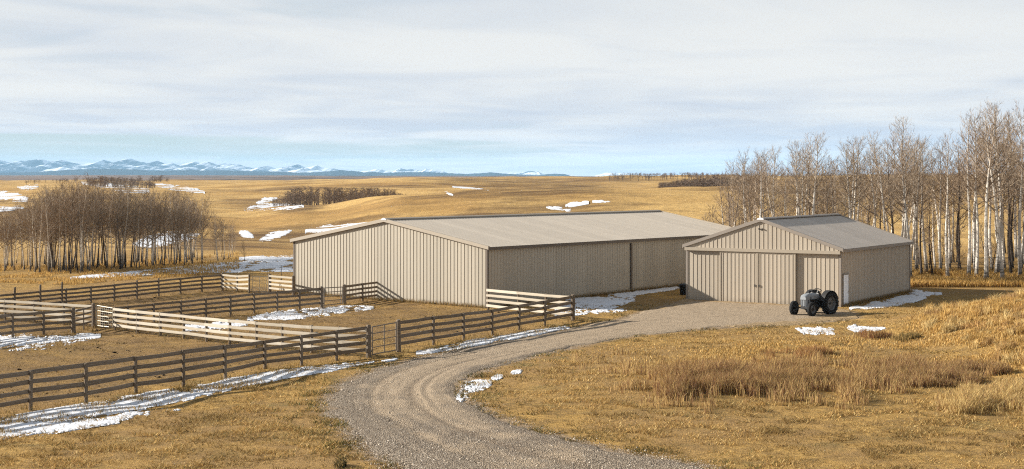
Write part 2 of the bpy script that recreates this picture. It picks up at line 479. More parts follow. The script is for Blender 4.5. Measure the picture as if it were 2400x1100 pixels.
def mat_bark(name, light, dark, marks, base_h=1.6):
    m = Mat(name, .9, .15)
    O = m.coord('Object'); 
    rings = m.noise(m.coord('Object', (1.5, 1.5, 5.5)), 1.0, 5, .65, .4)
    eyes = m.noise(m.coord('Object', (3, 3, 2.2)), 1.3, 3, .6)
    c = m.mix(m.rng(rings, .54, .64), light, tuple(x * .62 for x in light))
    c = m.mix(m.rng(eyes, .60, .66, 0, marks), c, dark)
    z = m.node('ShaderNodeSeparateXYZ'); m.l.new(O, z.inputs[0])
    lo = m.rng(m.math('ADD', z.outputs['Z'], m.math('MULTIPLY', m.math('SUBTRACT', rings, .5), 3.0)), .3, base_h, .9, 0)
    c = m.mix(lo, c, dark)
    hi = m.rng(z.outputs['Z'], 6.0, 11.0, 0, .55)
    c = m.mix(hi, c, (.24, .19, .14))
    c = m.hsv(c, m.rng(m.rand(), 0, 1, .7, 1.1, False))
    return m.done(c, m.bump(rings, .3, .03))
def mat_attr(name, attrname='tint', rough=.9, trans=0.0):
    m = Mat(name, rough, .12)
    c = m.attr(attrname, 'Color')
    m.done(c)
    if trans:
        t = m.node('ShaderNodeBsdfTranslucent'); m.l.new(c, t.inputs['Color'])
        mx = m.node('ShaderNodeMixShader'); mx.inputs[0].default_value = trans
        m.l.new(m.b.outputs[0], mx.inputs[1]); m.l.new(t.outputs[0], mx.inputs[2])
        m.l.new(mx.outputs[0], m.n['Material Output'].inputs['Surface'])
    return m.m
def mat_snow():
    m = Mat('old_snow', .65, .3)
    P = m.coord('Position')
    n = m.noise(P, 3.2, 6, .65); 
    c = m.mix(m.rng(n, .46, .72, 0, .55), (.68, .685, .70), (.36, .32, .27))
    return m.done(c, m.bump(m.noise(P, 6, 4, .6), .25, .03))
def mat_mountain(name, snow):
    m = Mat(name, .95, .05)
    P = m.coord('Position', (.0011, .0011, .0042))
    n = m.noise(P, 1.0, 7, .62, .6)
    rock = m.mix(n, (.02, .03, .045), (.085, .098, .12))
    if snow:
        sf = m.rng(m.math('ADD', m.attr('snow'), m.math('MULTIPLY', m.math('SUBTRACT', m.noise(P, 2.6, 7, .7, .5), .5), 2.6)), .46, .56)
        rock = m.mix(sf, rock, (.66, .68, .71))
    else:
        rock = m.mix(n, (.016, .024, .028), (.035, .046, .046))
    return m.done(rock)

M = {}
M['ground'] = mat_ground(); M['road'] = mat_road(); M['snow'] = mat_snow()
M['siding'] = mat_siding('beige_siding', (.385, .335, .258))
M['siding_small'] = mat_siding('tan_siding', (.415, .35, .268))
M['roof'] = mat_siding('beige_roofing', (.50, .425, .33), .60)
M['roof_small'] = mat_siding('taupe_roofing', (.45, .385, .315), .62)
M['trim'] = mat_plain('tan_trim', (.33, .275, .205), .5, var=.08, bump=0)
M['trim_dark'] = mat_plain('brown_trim', (.115, .088, .065), .5, var=.1, bump=0)
M['trim_taupe'] = mat_plain('taupe_trim', (.25, .21, .17), .5, var=.08, bump=0)
M['white'] = mat_plain('white_paint', (.80, .80, .80), .45, var=.05, bump=0)
M['steel'] = mat_plain('dull_steel', (.30, .28, .25), .5, .4, .3, var=.2)
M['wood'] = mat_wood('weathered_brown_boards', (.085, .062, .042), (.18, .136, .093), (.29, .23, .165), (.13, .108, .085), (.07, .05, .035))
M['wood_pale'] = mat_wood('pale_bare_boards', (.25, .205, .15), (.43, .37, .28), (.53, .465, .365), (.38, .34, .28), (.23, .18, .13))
M['gate_pale'] = mat_plain('pale_galvanised_tube', (.40, .35, .26), .5, .4, .2, var=.12)
M['gate_dark'] = mat_plain('weathered_tube', (.20, .165, .13), .6, .3, .2, var=.3)
M['rubber'] = mat_plain('black_rubber', (.013, .0125, .012), .85, .25, var=.3, scale=6)
M['black'] = mat_plain('black_plastic', (.010, .010, .011), .55, .3, var=.3)
M['iron'] = mat_plain('greasy_cast_iron', (.026, .024, .022), .7, .35, .2, var=.4, scale=5)
M['grey'] = mat_plain('faded_grey_paint', (.225, .235, .24), .45, .4, var=.15, scale=4, bump=.05)
M['rim'] = mat_plain('grey_wheel_paint', (.13, .13, .13), .55, .35, var=.2)
M['darkgrille'] = mat_plain('dark_mesh', (.05, .055, .06), .6, .3, var=.2)
M['chrome'] = mat_plain('worn_metal', (.45, .43, .40), .35, .5, .7, var=.15)
M['bark_white'] = mat_bark('white_aspen_bark', (.66, .60, .51), (.040, .032, .026), .85)
M['bark_grey'] = mat_bark('grey_aspen_bark', (.62, .54, .43), (.035, .028, .022), .7, 1.5)
M['bark_dark'] = mat_bark('dark_bark', (.115, .088, .066), (.025, .020, .016), .6)
M['twig'] = mat_plain('bare_twigs', (.27, .195, .13), .9, .1, var=.25, scale=1.2, bump=0)
M['twig_pale'] = mat_plain('pale_twigs', (.31, .24, .168), .9, .1, var=.25, scale=1.2, bump=0)
M['wood_far'] = mat_attr('bare_woodland', 'tint')
M['blade'] = mat_attr('grass_blades', 'tint', .85, .3)
M['stone'] = mat_attr('loose_stones', 'tint', .9)
M['mountain'] = mat_mountain('blue_rock_and_snow', True)
M['foothill'] = mat_mountain('dark_forested_hills', False)

# ------------------------------------------------------------------ pixel polylines used for plan outlines (turned into ground points)
ROAD_L = [(960, 1150), (925, 1095), (870, 1060), (825, 1020), (790, 985), (768, 955), (775, 925), (805, 898), (868, 872), (950, 848), (1040, 828), (1150, 805), (1260, 784), (1365, 764), (1455, 748), (1500, 733), (1560, 718), (1612, 704), (1700, 705), (1800, 710), (1900, 718), (1985, 728)]
ROAD_R = [(1800, 1150), (1640, 1095), (1480, 1066), (1320, 1030), (1215, 998), (1130, 965), (1085, 935), (1072, 912), (1095, 886), (1150, 862), (1225, 842), (1330, 818), (1430, 797), (1520, 784), (1600, 776), (1680, 770), (1750, 766), (1810, 763), (1860, 761), (1910, 757), (1960, 752), (2010, 745)]
CORRAL = [(-120, 700), (130, 690), (300, 676), (521, 662), (700, 672), (893, 690), (1142, 722), (1343, 752), (1154, 790), (934, 826), (864, 842), (621, 872), (430, 910), (202, 950), (-120, 995)]
def plan(poly, sub=1):
    q = ray([p[0] for p in poly], [p[1] for p in poly]); return q
def resample(P, n):
    P = np.asarray(P, float)
    # Catmull-Rom through the points, then even arc length
    Q = []
    for i in range(len(P) - 1):
        p0 = P[max(i - 1, 0)]; p1 = P[i]; p2 = P[i + 1]; p3 = P[min(i + 2, len(P) - 1)]
        for t in np.linspace(0, 1, 12, endpoint=False):
            Q.append(0.5 * ((2 * p1) + (-p0 + p2) * t + (2 * p0 - 5 * p1 + 4 * p2 - p3) * t * t + (-p0 + 3 * p1 - 3 * p2 + p3) * t ** 3))
    Q.append(P[-1]); Q = np.array(Q)
    return Q
def inpoly(x, y, poly):
    x = np.asarray(x); y = np.asarray(y); c = np.zeros(x.shape, bool); n = len(poly)
    for i in range(n):
        x1, y1 = poly[i][0], poly[i][1]; x2, y2 = poly[(i + 1) % n][0], poly[(i + 1) % n][1]
        if y1 == y2: continue
        k = ((y1 > y) != (y2 > y)) & (x < (x2 - x1) * (y - y1) / (y2 - y1) + x1)
        c ^= k
    return c
def dist_poly(x, y, poly, closed=True):
    x = np.asarray(x, float); y = np.asarray(y, float); d = np.full(x.shape, 1e9); n = len(poly)
    for i in range(n if closed else n - 1):
        ax, ay = poly[i][0], poly[i][1]; bx, by = poly[(i + 1) % n][0], poly[(i + 1) % n][1]
        dx, dy = bx - ax, by - ay; L = dx * dx + dy * dy + 1e-12
        t = np.clip(((x - ax) * dx + (y - ay) * dy) / L, 0, 1)
        d = np.minimum(d, np.hypot(x - ax - t * dx, y - ay - t * dy))
    return d
RL = resample(plan(ROAD_L)[:, :2], 0); RR = resample(plan(ROAD_R)[:, :2], 0)
ROADP = np.concatenate([RL[::4], RR[::-1][::4]])
CORP = plan(CORRAL)[:, :2]

# ------------------------------------------------------------------ ground sheet
def build_ground():
    us = np.concatenate([np.linspace(-5200, -700, 46)[:-1], np.linspace(-700, 3100, 470), np.linspace(3100, 7600, 46)[1:]])
    Ys = np.concatenate([np.linspace(9, 40, 22)[:-1], np.linspace(40, 150, 330)[:-1], np.geomspace(150, 6700, 220)])
    U, Y = np.meshgrid(us, Ys); X = (U - CU) / F * Y
    Z = height(X, Y)
    n, m = U.shape
    x, y, u = X.ravel(), Y.ravel(), U.ravel()
    idx = np.arange(n * m).reshape(n, m)
    faces = np.stack([idx[:-1, :-1], idx[:-1, 1:], idx[1:, 1:], idx[1:, :-1]], -1).reshape(-1, 4)
    near = y < 150
    def blank(): return np.zeros(len(x))
    brown = blank(); dirt = blank(); green = blank(); dark = blank()
    xn, yn = x[near], y[near]
    inside = inpoly(xn, yn, CORP); d = dist_poly(xn, yn, CORP)
    brown[near] = np.where(inside, .30 + .26 * sstep(0, 3, d), .42 * np.exp(-(d / .8) ** 2))
    ir = inpoly(xn, yn, ROADP); dr = dist_poly(xn, yn, ROADP)
    dirt[near] = np.where(ir, 1.0, .72 * np.exp(-(dr / .9) ** 1.2))
    green[near] = np.where(ir, 0, .55 * (1 - sstep(60, 90, yn)) + .6 * np.exp(-((dr - 1.2) / 1.2) ** 2) + .4 * np.exp(-(d / 1.5) ** 2))
    # brown gullies and dark grass swales on the slopes (plan outlines)
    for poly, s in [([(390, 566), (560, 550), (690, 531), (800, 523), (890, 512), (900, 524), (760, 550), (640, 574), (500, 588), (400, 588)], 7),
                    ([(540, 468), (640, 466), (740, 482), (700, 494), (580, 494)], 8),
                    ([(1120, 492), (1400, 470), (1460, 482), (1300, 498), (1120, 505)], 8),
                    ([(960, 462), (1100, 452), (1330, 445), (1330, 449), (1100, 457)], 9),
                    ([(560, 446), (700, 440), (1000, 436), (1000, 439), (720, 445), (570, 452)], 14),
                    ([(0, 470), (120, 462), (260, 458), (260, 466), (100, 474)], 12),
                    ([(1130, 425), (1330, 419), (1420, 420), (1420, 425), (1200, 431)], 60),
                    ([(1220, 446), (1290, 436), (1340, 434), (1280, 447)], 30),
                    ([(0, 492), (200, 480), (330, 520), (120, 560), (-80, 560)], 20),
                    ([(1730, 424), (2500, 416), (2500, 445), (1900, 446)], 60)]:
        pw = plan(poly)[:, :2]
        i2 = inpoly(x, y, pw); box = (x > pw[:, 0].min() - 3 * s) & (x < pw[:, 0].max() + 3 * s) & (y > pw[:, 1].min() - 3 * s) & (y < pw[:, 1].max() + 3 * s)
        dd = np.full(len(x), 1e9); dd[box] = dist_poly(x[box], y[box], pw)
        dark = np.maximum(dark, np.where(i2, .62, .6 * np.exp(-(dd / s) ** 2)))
    me = np_mesh('ground', np.stack([x, y, Z.ravel()], 1), faces, M['ground'], True,
                 dict(far=sstep(126, 185, y), plain=sstep(1500, 2300, y), brown=brown, dirt=dirt, green=green, dark=dark))
    tag(link('ground', me), kind='structure')
build_ground()

def build_road():
    n = len(RL); K = 72; reps = 3
    ii = np.linspace(0, n - 1, (n - 1) * reps + 1)
    L = np.stack([np.interp(ii, np.arange(n), RL[:, k]) for k in (0, 1)], 1)
    R = np.stack([np.interp(ii, np.arange(n), RR[:, k]) for k in (0, 1)], 1)
    along = np.concatenate([[0], np.cumsum(np.hypot(*np.diff((L + R) / 2, axis=0).T))])
    w = np.linspace(-.06, 1.06, K)
    S, T = np.meshgrid(along, w, indexing='ij')
    X = L[:, None, 0] * (1 - w) + R[:, None, 0] * w; Y = L[:, None, 1] * (1 - w) + R[:, None, 1] * w
    width = np.hypot(*(L - R).T)[:, None]
    edge = np.minimum(T, 1 - T) * width           # metres from the edge
    edge = edge + (1.1 + 2.2 * sstep(45, 60, S)) * (fbm(X / 1.3, Y / 1.3, 31, 4) - .52)
    turn = 1 - sstep(30, 62, S)                    # ruts fade out towards the yard
    off = .05 * (vnoise(S / 9, S * 0, 4) - .5)
    ruts = np.zeros_like(S); 
    for c, wd, dp in ((.31, .04, 1.), (.60, .05, .9), (.72, .03, .6), (.17, .02, .5)):
        ruts += dp * (.35 + 1.1 * vnoise(S / 5 + 7 * c, S * 0 + c * 31, 12)) * np.exp(-((T + off + .03 * (vnoise(S / 4, S * 0 + c * 9, 14) - .5) - c) / wd) ** 2)
    streak = fbm(T * 17 + 3 + .8 * (vnoise(S / 6, T * 3, 44) - .5), S * .16, 41, 4)
    z = height(X, Y) + .045 * np.tanh(edge / .35) + (-.030 * ruts + .05 * (streak - .5)) * turn * sstep(0, .6, edge)
    z = z + .022 * (fbm(X * 1.6, Y * 1.6, 51, 3) - .5) + .008 * (vnoise(X * 9, Y * 9, 71) - .5)
    z = np.where(edge < 0, height(X, Y) - .06, z)
    loose = .22 + .62 * (1 - sstep(.10, .36, T)) * turn + .45 * sstep(.80, .97, T) * turn + .42 * (1 - sstep(8, 22, S)) + .55 * (streak - .5) + .7 * (fbm(X / 1.5, Y / 1.5, 61, 4) - .5) - .15 * ruts * turn
    loose = loose - .22 * sstep(28, 50, S)
    yard = sstep(.30, .8, sstep(54, 74, S) * (.55 + .9 * np.abs(T - .45)) + .6 * sstep(82, 92, S) + .75 * np.exp(-(edge / 1.2) ** 2) * sstep(50, 60, S))
    idx = np.arange(S.size).reshape(S.shape)
    faces = np.stack([idx[:-1, :-1], idx[:-1, 1:], idx[1:, 1:], idx[1:, :-1]], -1).reshape(-1, 4)
    keep = (edge.ravel()[faces].max(1) > -.15)
    me = np_mesh('gravel_road', np.stack([X.ravel(), Y.ravel(), z.ravel()], 1), faces[keep], M['road'], True,
                 dict(loose=loose.ravel(), yard=yard.ravel(), rut=(ruts * turn * (1 - sstep(.05, .2, np.abs(T - .62)) * .5)).ravel()))
    tag(link('gravel_road', me), kind='structure')
build_road()

# ------------------------------------------------------------------ far ranges
MT = [(-500, 384), (-380, 376), (-300, 388), (-220, 378), (-120, 386), (-60, 374), (0, 379), (22, 386), (40, 383), (50, 380), (62, 383), (72, 378), (90, 376), (102, 378), (115, 387), (128, 381), (145, 378), (160, 384), (178, 388), (202, 389), (207, 384), (225, 384), (243, 378), (260, 386), (275, 385), (290, 378), (303, 374), (316, 379), (330, 383), (350, 385), (367, 380), (385, 386), (402, 385), (424, 390), (440, 385), (457, 382), (468, 386), (480, 381), (496, 383), (512, 391), (525, 386), (545, 387), (565, 389), (590, 397), (606, 398), (617, 393), (626, 389), (645, 397), (660, 396), (678, 391), (690, 389), (697, 387), (712, 396), (726, 393), (744, 391), (755, 396), (775, 396), (800, 401), (830, 404), (864, 404), (872, 399), (886, 397), (905, 402), (925, 401), (937, 396), (955, 399), (975, 399), (990, 402), (998, 397), (1020, 400), (1040, 403), (1060, 410), (1160, 413), (1190, 408), (1215, 408), (1240, 402), (1262, 404), (1275, 410), (1310, 413), (1330, 416), (1385, 416), (1405, 411), (1425, 407), (1462, 407), (1480, 409), (1510, 413), (1545, 418), (1700, 430)]
FH = [(-500, 404), (-300, 399), (-120, 405), (0, 405), (60, 404), (95, 403), (130, 400), (170, 398), (215, 397), (250, 396), (300, 397), (340, 399), (355, 401), (410, 400), (440, 399), (500, 400), (560, 401), (620, 402), (660, 403), (700, 405), (740, 404), (780, 401), (800, 399), (830, 401), (850, 404), (875, 403), (900, 406), (935, 404), (980, 404), (1010, 404), (1050, 406), (1090, 408), (1120, 407), (1150, 404), (1180, 407), (1230, 410), (1270, 411), (1285, 408), (1305, 407), (1325, 409), (1345, 414), (1380, 417), (1480, 424)]
def build_range(name, prof, Yc, depth, base, mat, rough, seed, step):
    us = np.arange(prof[0][0], prof[-1][0] + 1, step, dtype=float)
    vt = np.interp(us, [p[0] for p in prof], [p[1] for p in prof])
    vt = CV - (CV - vt) * (1.08 if rough > 30 else 1.0)
    vt = vt - 3.4 * (fbm(us / 7.0, us * 0, seed + 40, 3) - .5) * (1 if rough > 30 else .5)
    top = EYE + (CV - vt) * Yc / F
    nr = 27; V = []; sn = []
    for j in range(nr):
        t = j / (nr - 1) * 2 - 1           # -1 front foot ... +1 back foot
        Yj = Yc + t * depth
        x = (us - CU) / F * Yc * (1 + 0.0 * us)
        fall = (1 - abs(t)) ** 0.85
        r = fbm(x / (depth * .22), np.full_like(x, Yj) / (depth * .22), seed, 5) - .5
        ridge = 1 - np.abs(2 * fbm(x / (depth * .35) + 3.1, np.full_like(x, Yj) / (depth * .5), seed + 7, 4) - 1)
        z = base + (top - base) * fall * (1 - (1 - fall) * .55 * (1 - ridge)) + r * rough * (1 - fall) * fall * 4
        V.append(np.stack([x, np.full_like(x, Yj), z], 1))
        rel = np.clip((z - base) / (120 * Yc / 16000), 0, 1.4)
        sn.append(.36 + .10 * rel + .30 * (r * 2) + .20 * np.clip((us - 330) / 600, 0, 1))
    n = len(us); idx = np.arange(nr * n).reshape(nr, n)
    faces = np.stack([idx[:-1, :-1], idx[:-1, 1:], idx[1:, 1:], idx[1:, :-1]], -1).reshape(-1, 4)
    me = np_mesh(name, np.concatenate(V), faces, mat, False, dict(snow=np.concatenate(sn)))
    return tag(link(name, me), kind='structure')
build_range('mountains', MT, 19000, 2800, -20, M['mountain'], 130, 61, 2.0)
build_range('hills', FH, 13000, 1600, -20, M['foothill'], 16, 71, 4)

# ------------------------------------------------------------------ metal sheds
RIB = .024
def rib_profile(w, pitch=.3, RIB=RIB):
    pts = []; n = max(1, round(w / pitch)); p = w / n
    for i in range(n):
        a = i * p
        pts += [(a, 0), (a + p * .40, 0), (a + p * .44, RIB), (a + p * .55, RIB), (a + p * .59, 0)]
    pts.append((w, 0)); return pts
def cladding(w, z0, top, pitch=.3, gap=.004):
    """a sheet in the local x-z plane, ribs towards -y; top(x) gives its upper edge"""
    mb = MB(); pr = rib_profile(w - gap, pitch)
    vs = []; 
    for x, d in pr: vs += [(x, -d, z0), (x, -d, top(x))]
    fs = [(2 * i, 2 * i + 2, 2 * i + 3, 2 * i + 1) for i in range(len(pr) - 1)]
    return mb.add(vs, fs)
def shed(name, label, cat, corner, ldir, L, Wd, eave, rise, wall, roofm, trim, eavetrim, cornertrim, front):
    ang = math.atan2(ldir[1], ldir[0])
    z0 = 0.0
    T = thing(name, label, cat, (corner[0], corner[1], z0), ang)
    R90 = math.radians(-90)
    zs = -.25
    hgt = lambda y: eave + rise * (1 - abs(2 * y / Wd - 1))
    slope = rise / (Wd / 2)
    # gable end facing the yard: local plane x = 0, sheets run along +y; rotate -90 so that local -y -> -x
    npan = round(Wd / .9); pw = Wd / npan
    for i in range(npan):
        y0 = Wd - i * pw
        if front == 'plain':
            me = cladding(pw, zs, lambda x, y0=y0: hgt(y0 - x) - .02).mesh('wall_panel', wall)
            link('wall_panel', me, T, (0, y0, 0), (0, 0, R90))
        else:
            me = cladding(pw, zs, lambda x: 3.60).mesh('wall_panel', wall)
            link('wall_panel', me, T, (0, y0, 0), (0, 0, R90))
            me = cladding(pw, 3.52, lambda x, y0=y0: max(3.56, hgt(y0 - x) - .02)).mesh('gable_panel', wall)
            link('gable_panel', me, T, (-.07, y0, 0), (0, 0, R90))
    # long side facing the yard: plane y = 0
    ns = round(L / .9); sw = L / ns
    sm = cladding(sw, zs, lambda x: eave - .02).mesh('wall_panel', wall)
    for i in range(ns): link('wall_panel', sm, T, (i * sw, 0, 0))
    # hidden sides
    back = cladding(Wd, zs, lambda x: hgt(x) - .02)
    back.obj('rear_wall', wall, T, loc=(L, 0, 0), rot=(0, 0, math.radians(90)))
    far = cladding(L, zs, lambda x: eave - .02)
    far.obj('far_wall', wall, T, loc=(L, Wd, 0), rot=(0, 0, math.pi))
    # roof sheets
    ov = .22; nr = round((L + .3) / .9); rw = (L + .3) / nr
    pr = rib_profile(rw - .004, .3, .009)
    def roofmesh(sgn):
        mb = MB(); vs = []
        for x, d in pr:
            ye = -ov; 
            vs += [(x, sgn * (Wd / 2 + .0), eave + rise + .06 + d), (x, sgn * ye, eave - slope * ov + .06 + d)]
        fs = [(2 * i, 2 * i + 1, 2 * i + 3, 2 * i + 2) for i in range(len(pr) - 1)]
        return mb.add(vs, fs).mesh('roof_panel', roofm)
    ra, rb = roofmesh(1), roofmesh(-1)
    for i in range(nr):
        link('roof_panel', ra, T, (-.15 + i * rw, 0, 0))
        link('roof_panel', rb, T, (-.15 + i * rw, Wd, 0))
    # trims
    def bar(ya, za, yb, zb, x0, x1, h0, h1):
        return MB().loft([[Vector((x0, ya, za + h0)), Vector((x1, ya, za + h0)), Vector((x1, ya, za + h1)), Vector((x0, ya, za + h1))],
                          [Vector((x0, yb, zb + h0)), Vector((x1, yb, zb + h0)), Vector((x1, yb, zb + h1)), Vector((x0, yb, zb + h1))]])
    for xa, xb in ((-.19, -.045), (L + .045, L + .19)):
        bar(-ov - .02, eave - slope * ov, Wd / 2, eave + rise, xa, xb, -.10, .125).obj('rake_trim', trim, T)
        bar(Wd / 2, eave + rise, Wd + ov + .02, eave - slope * ov, xa, xb, -.10, .125).obj('rake_trim', trim, T)
    for ya in (-ov - .05, Wd + ov - .03):
        MB().box((-.18, ya, eave - slope * ov - .13), (L + .18, ya + .08, eave - slope * ov + .045)).obj('eave_trim', eavetrim, T)
    for cx, cy in ((-.05, -.05), (-.05, Wd - .09), (L - .09, -.05)):
        MB().box((cx, cy, zs), (cx + .14, cy + .14, eave - .03)).obj('corner_trim', cornertrim, T)
    MB().box((.04, -.048, zs), (L - .1, -.039, .09)).obj('base_trim', trim, T)
    cap = MB()
    cap.loft([[Vector((x, Wd / 2 - .26, eave + rise + .045)), Vector((x, Wd / 2 - .22, eave + rise + .115)), Vector((x, Wd / 2, eave + rise + .165)), Vector((x, Wd / 2 + .22, eave + rise + .115)), Vector((x, Wd / 2 + .26, eave + rise + .045))] for x in (-.16, L + .16)])
    cap.obj('ridge_cap', trim, T)
    MB().loft([[Vector((x, Wd / 2 - .24, eave + rise + .02)), Vector((x, Wd / 2 - .22, eave + rise + .09)), Vector((x, Wd / 2, eave + rise + .17)), Vector((x, Wd / 2 + .22, eave + rise + .09)), Vector((x, Wd / 2 + .24, eave + rise + .02))] for x in (-.215, -.18)]).obj('ridge_end_cap', M['white'], T)
    return T

C1 = gp(1142, 722)
LD1 = Vector((2950, 3650)).normalized()
barn = shed('long_barn', 'long low beige ribbed metal barn behind the corrals', 'barn', (C1.x, C1.y), LD1, 33.3, 18.0, 3.97, 1.58,
            M['siding'], M['roof'], M['trim'], M['trim_dark'], M['trim_dark'], 'plain')
MB().box((16.1, -.13, -.2), (16.26, -.04, 3.72)).obj('downspout', M['trim_dark'], barn)

C2 = gp(1970, 720)
LD2 = Vector((2300, 3650)).normalized()
W2 = 10.97
shop = shed('small_shed', 'smaller tan metal shed with sliding doors in front of bare grove', 'shed', (C2.x, C2.y), LD2, 14.05, W2, 3.84, 1.80,
            M['siding_small'], M['roof_small'], M['trim_taupe'], M['trim_taupe'], M['trim_taupe'], 'doors')
MB().box((-.27, -.06, 3.50), (-.06, W2 + .05, 3.71)).obj('door_track', M['trim'], shop)
for y1, latch in ((8.42, -1), (5.71, 1)):
    w = 2.70
    fr = MB()
    for a, b in (((-.20, y1 - .07, .04), (-.10, y1, 3.49)), ((-.20, y1 - w, .04), (-.10, y1 - w + .07, 3.49)), ((-.19, y1 - w + .07, .04), (-.10, y1 - .07, .12)), ((-.19, y1 - w + .07, 3.40), (-.10, y1 - .07, 3.49))): fr.box(a, b)
    d = fr.obj('sliding_door', M['trim'], shop)
    pw = (w - .14) / 3
    me = cladding(pw, .12, lambda x: 3.40, .28).mesh('door_panel', M['siding_small'])
    for i in range(3): link('door_panel', me, d, (-.165, y1 - .07 - i * pw, 0), (0, 0, math.radians(-90)))
    hy = y1 - w + .10 if latch < 0 else y1 - .18
    MB().box((-.235, hy, 1.18), (-.20, hy + .09, 1.34)).obj('latch', M['black'], d)
# side door
fr = MB()
for a, b in (((.36, -.06, -.1), (.44, -.015, 2.20)), ((1.32, -.06, -.1), (1.40, -.015, 2.20)), ((.36, -.062, 2.12), (1.40, -.013, 2.22))): fr.box(a, b)
dr = MB().box((.44, -.055, -.05), (1.32, -.02, 2.12)).obj('side_door', M['white'], shop)
fr.obj('door_frame', M['trim_taupe'], dr)
kb = MB().lathe([(0, 0), (.03, 0), (.045, -.03), (.03, -.06), (0, -.065)], 10); kb.obj('door_knob', M['steel'], dr, loc=(1.24, -.055, 1.0))
lm = MB().box((-.15, 5.36, 5.03), (-.10, 5.62, 5.055)); lm.box((-.18, 5.34, 5.0), (-.10, 5.40, 5.08)); lm.box((-.18, 5.56, 5.0), (-.10, 5.64, 5.08))
lm.obj('yard_light', M['iron'], shop)

# black drum by the small shed
p = gp(1603, 691)
t = thing('trash_can', 'small black round bin standing by the left corner of the small shed', 'bin', p)
MB().lathe([(0, 0), (.26, 0), (.28, .04), (.33, .66), (.345, .68), (.345, .72), (.32, .72), (0, .70)], 20, Matrix.Rotation(math.radians(90), 4, 'X')).obj('barrel', M['black'], t, True)
MB().lathe([(0, .80), (.2, .785), (.34, .74), (.36, .70), (.36, .675), (.345, .675)], 20, Matrix.Rotation(math.radians(90), 4, 'X')).obj('lid', M['black'], t, True)
for sx in (-1, 1): MB().tube([(sx * .33, -.08, .52), (sx * .40, -.06, .55), (sx * .40, .06, .55), (sx * .33, .08, .52)], .018, 6).obj('handle', M['black'], t)

# ------------------------------------------------------------------ fences
def rail_mesh(seed, mat='wood'):
    r = random.Random(seed); mb = MB(); rings = []; sag = r.uniform(-.022, .006)
    for i in range(7):
        t = i / 6; w = .082 + r.uniform(-.003, .003); s = sag * math.sin(math.pi * t) + r.uniform(-.002, .002)
        d = r.uniform(-.006, .006)
        rings.append([Vector((t, d - .02, s - w)), Vector((t, d + .02, s - w)), Vector((t, d + .02, s + w)), Vector((t, d - .02, s + w))])
    return mb.loft(rings).mesh('rail', M[mat])
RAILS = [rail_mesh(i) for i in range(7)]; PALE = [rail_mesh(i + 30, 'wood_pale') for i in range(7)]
def post_mesh(seed, w=.072):
    r = random.Random(100 + seed); rings = []
    for z in (-.3, 0, .35, .7, .97, 1.0):
        k = w * (1 - .06 * z) * (1 if z < 1 else .72); dx, dy = r.uniform(-.008, .008), r.uniform(-.008, .008)
        rings.append([Vector((dx + k * math.cos(a), dy + k * math.sin(a), z + (.01 * math.cos(a + seed) if z > .9 else 0))) for a in [math.pi * (q + .5) / 4 for q in range(8)]])
    return MB().loft(rings).mesh('post', M['wood'])
POSTS = [post_mesh(i) for i in range(5)]; BIGPOSTS = [post_mesh(20 + i, .125) for i in range(3)]
FRNG = random.Random(5)
def fence(label, posts, side=1, rails=4, big=(), extra_top=None, skip_ends=(), wob=.012, group=None):
    """posts: (u, v_top, v_base) in the photo; side +1 puts boards on the far face, -1 on the near face"""
    W_ = []
    for u, vt, vb in posts:
        p = gp(u, vb); h = (vb - vt) * p.y / F
        W_.append((p, h))
    T = thing('board_fence', label, 'fence', W_[0][0], 0, group)
    o = W_[0][0]
    for i, (p, h) in enumerate(W_):
        if i in skip_ends: continue
        isbig = i in big
        ex = (extra_top or {}).get(i, 0.03)
        ph = h + ex + (0.06 if isbig else 0)
        link('post', FRNG.choice(BIGPOSTS if isbig else POSTS), T, p - o, (FRNG.uniform(-wob, wob), FRNG.uniform(-wob, wob), FRNG.uniform(0, 6)), (1, 1, ph))
    for i in range(len(W_) - 1):
        (a, ha), (b, hb) = W_[i], W_[i + 1]
        d = (b - a); dh = Vector((d.x, d.y, 0)).normalized(); nrm = Vector((-dh.y, dh.x, 0))
        if nrm.y < 0: nrm = -nrm
        offs = nrm * (.085 * side)
        for k in range(rails):
            f = 1 - .062 / max(ha, .8) - k * (.235 if rails == 4 else .8 / rails)
            A = a + offs + Vector((0, 0, ha * f + FRNG.uniform(-wob, wob))); B = b + offs + Vector((0, 0, hb * f + FRNG.uniform(-wob, wob)))
            dd = B - A
            rot = dd.to_track_quat('X', 'Z').to_euler()
            hs = min(1.12, max(.8, ha / 1.42)) * FRNG.uniform(.93, 1.05)
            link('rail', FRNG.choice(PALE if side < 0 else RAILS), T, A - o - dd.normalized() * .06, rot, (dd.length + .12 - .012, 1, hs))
    return W_
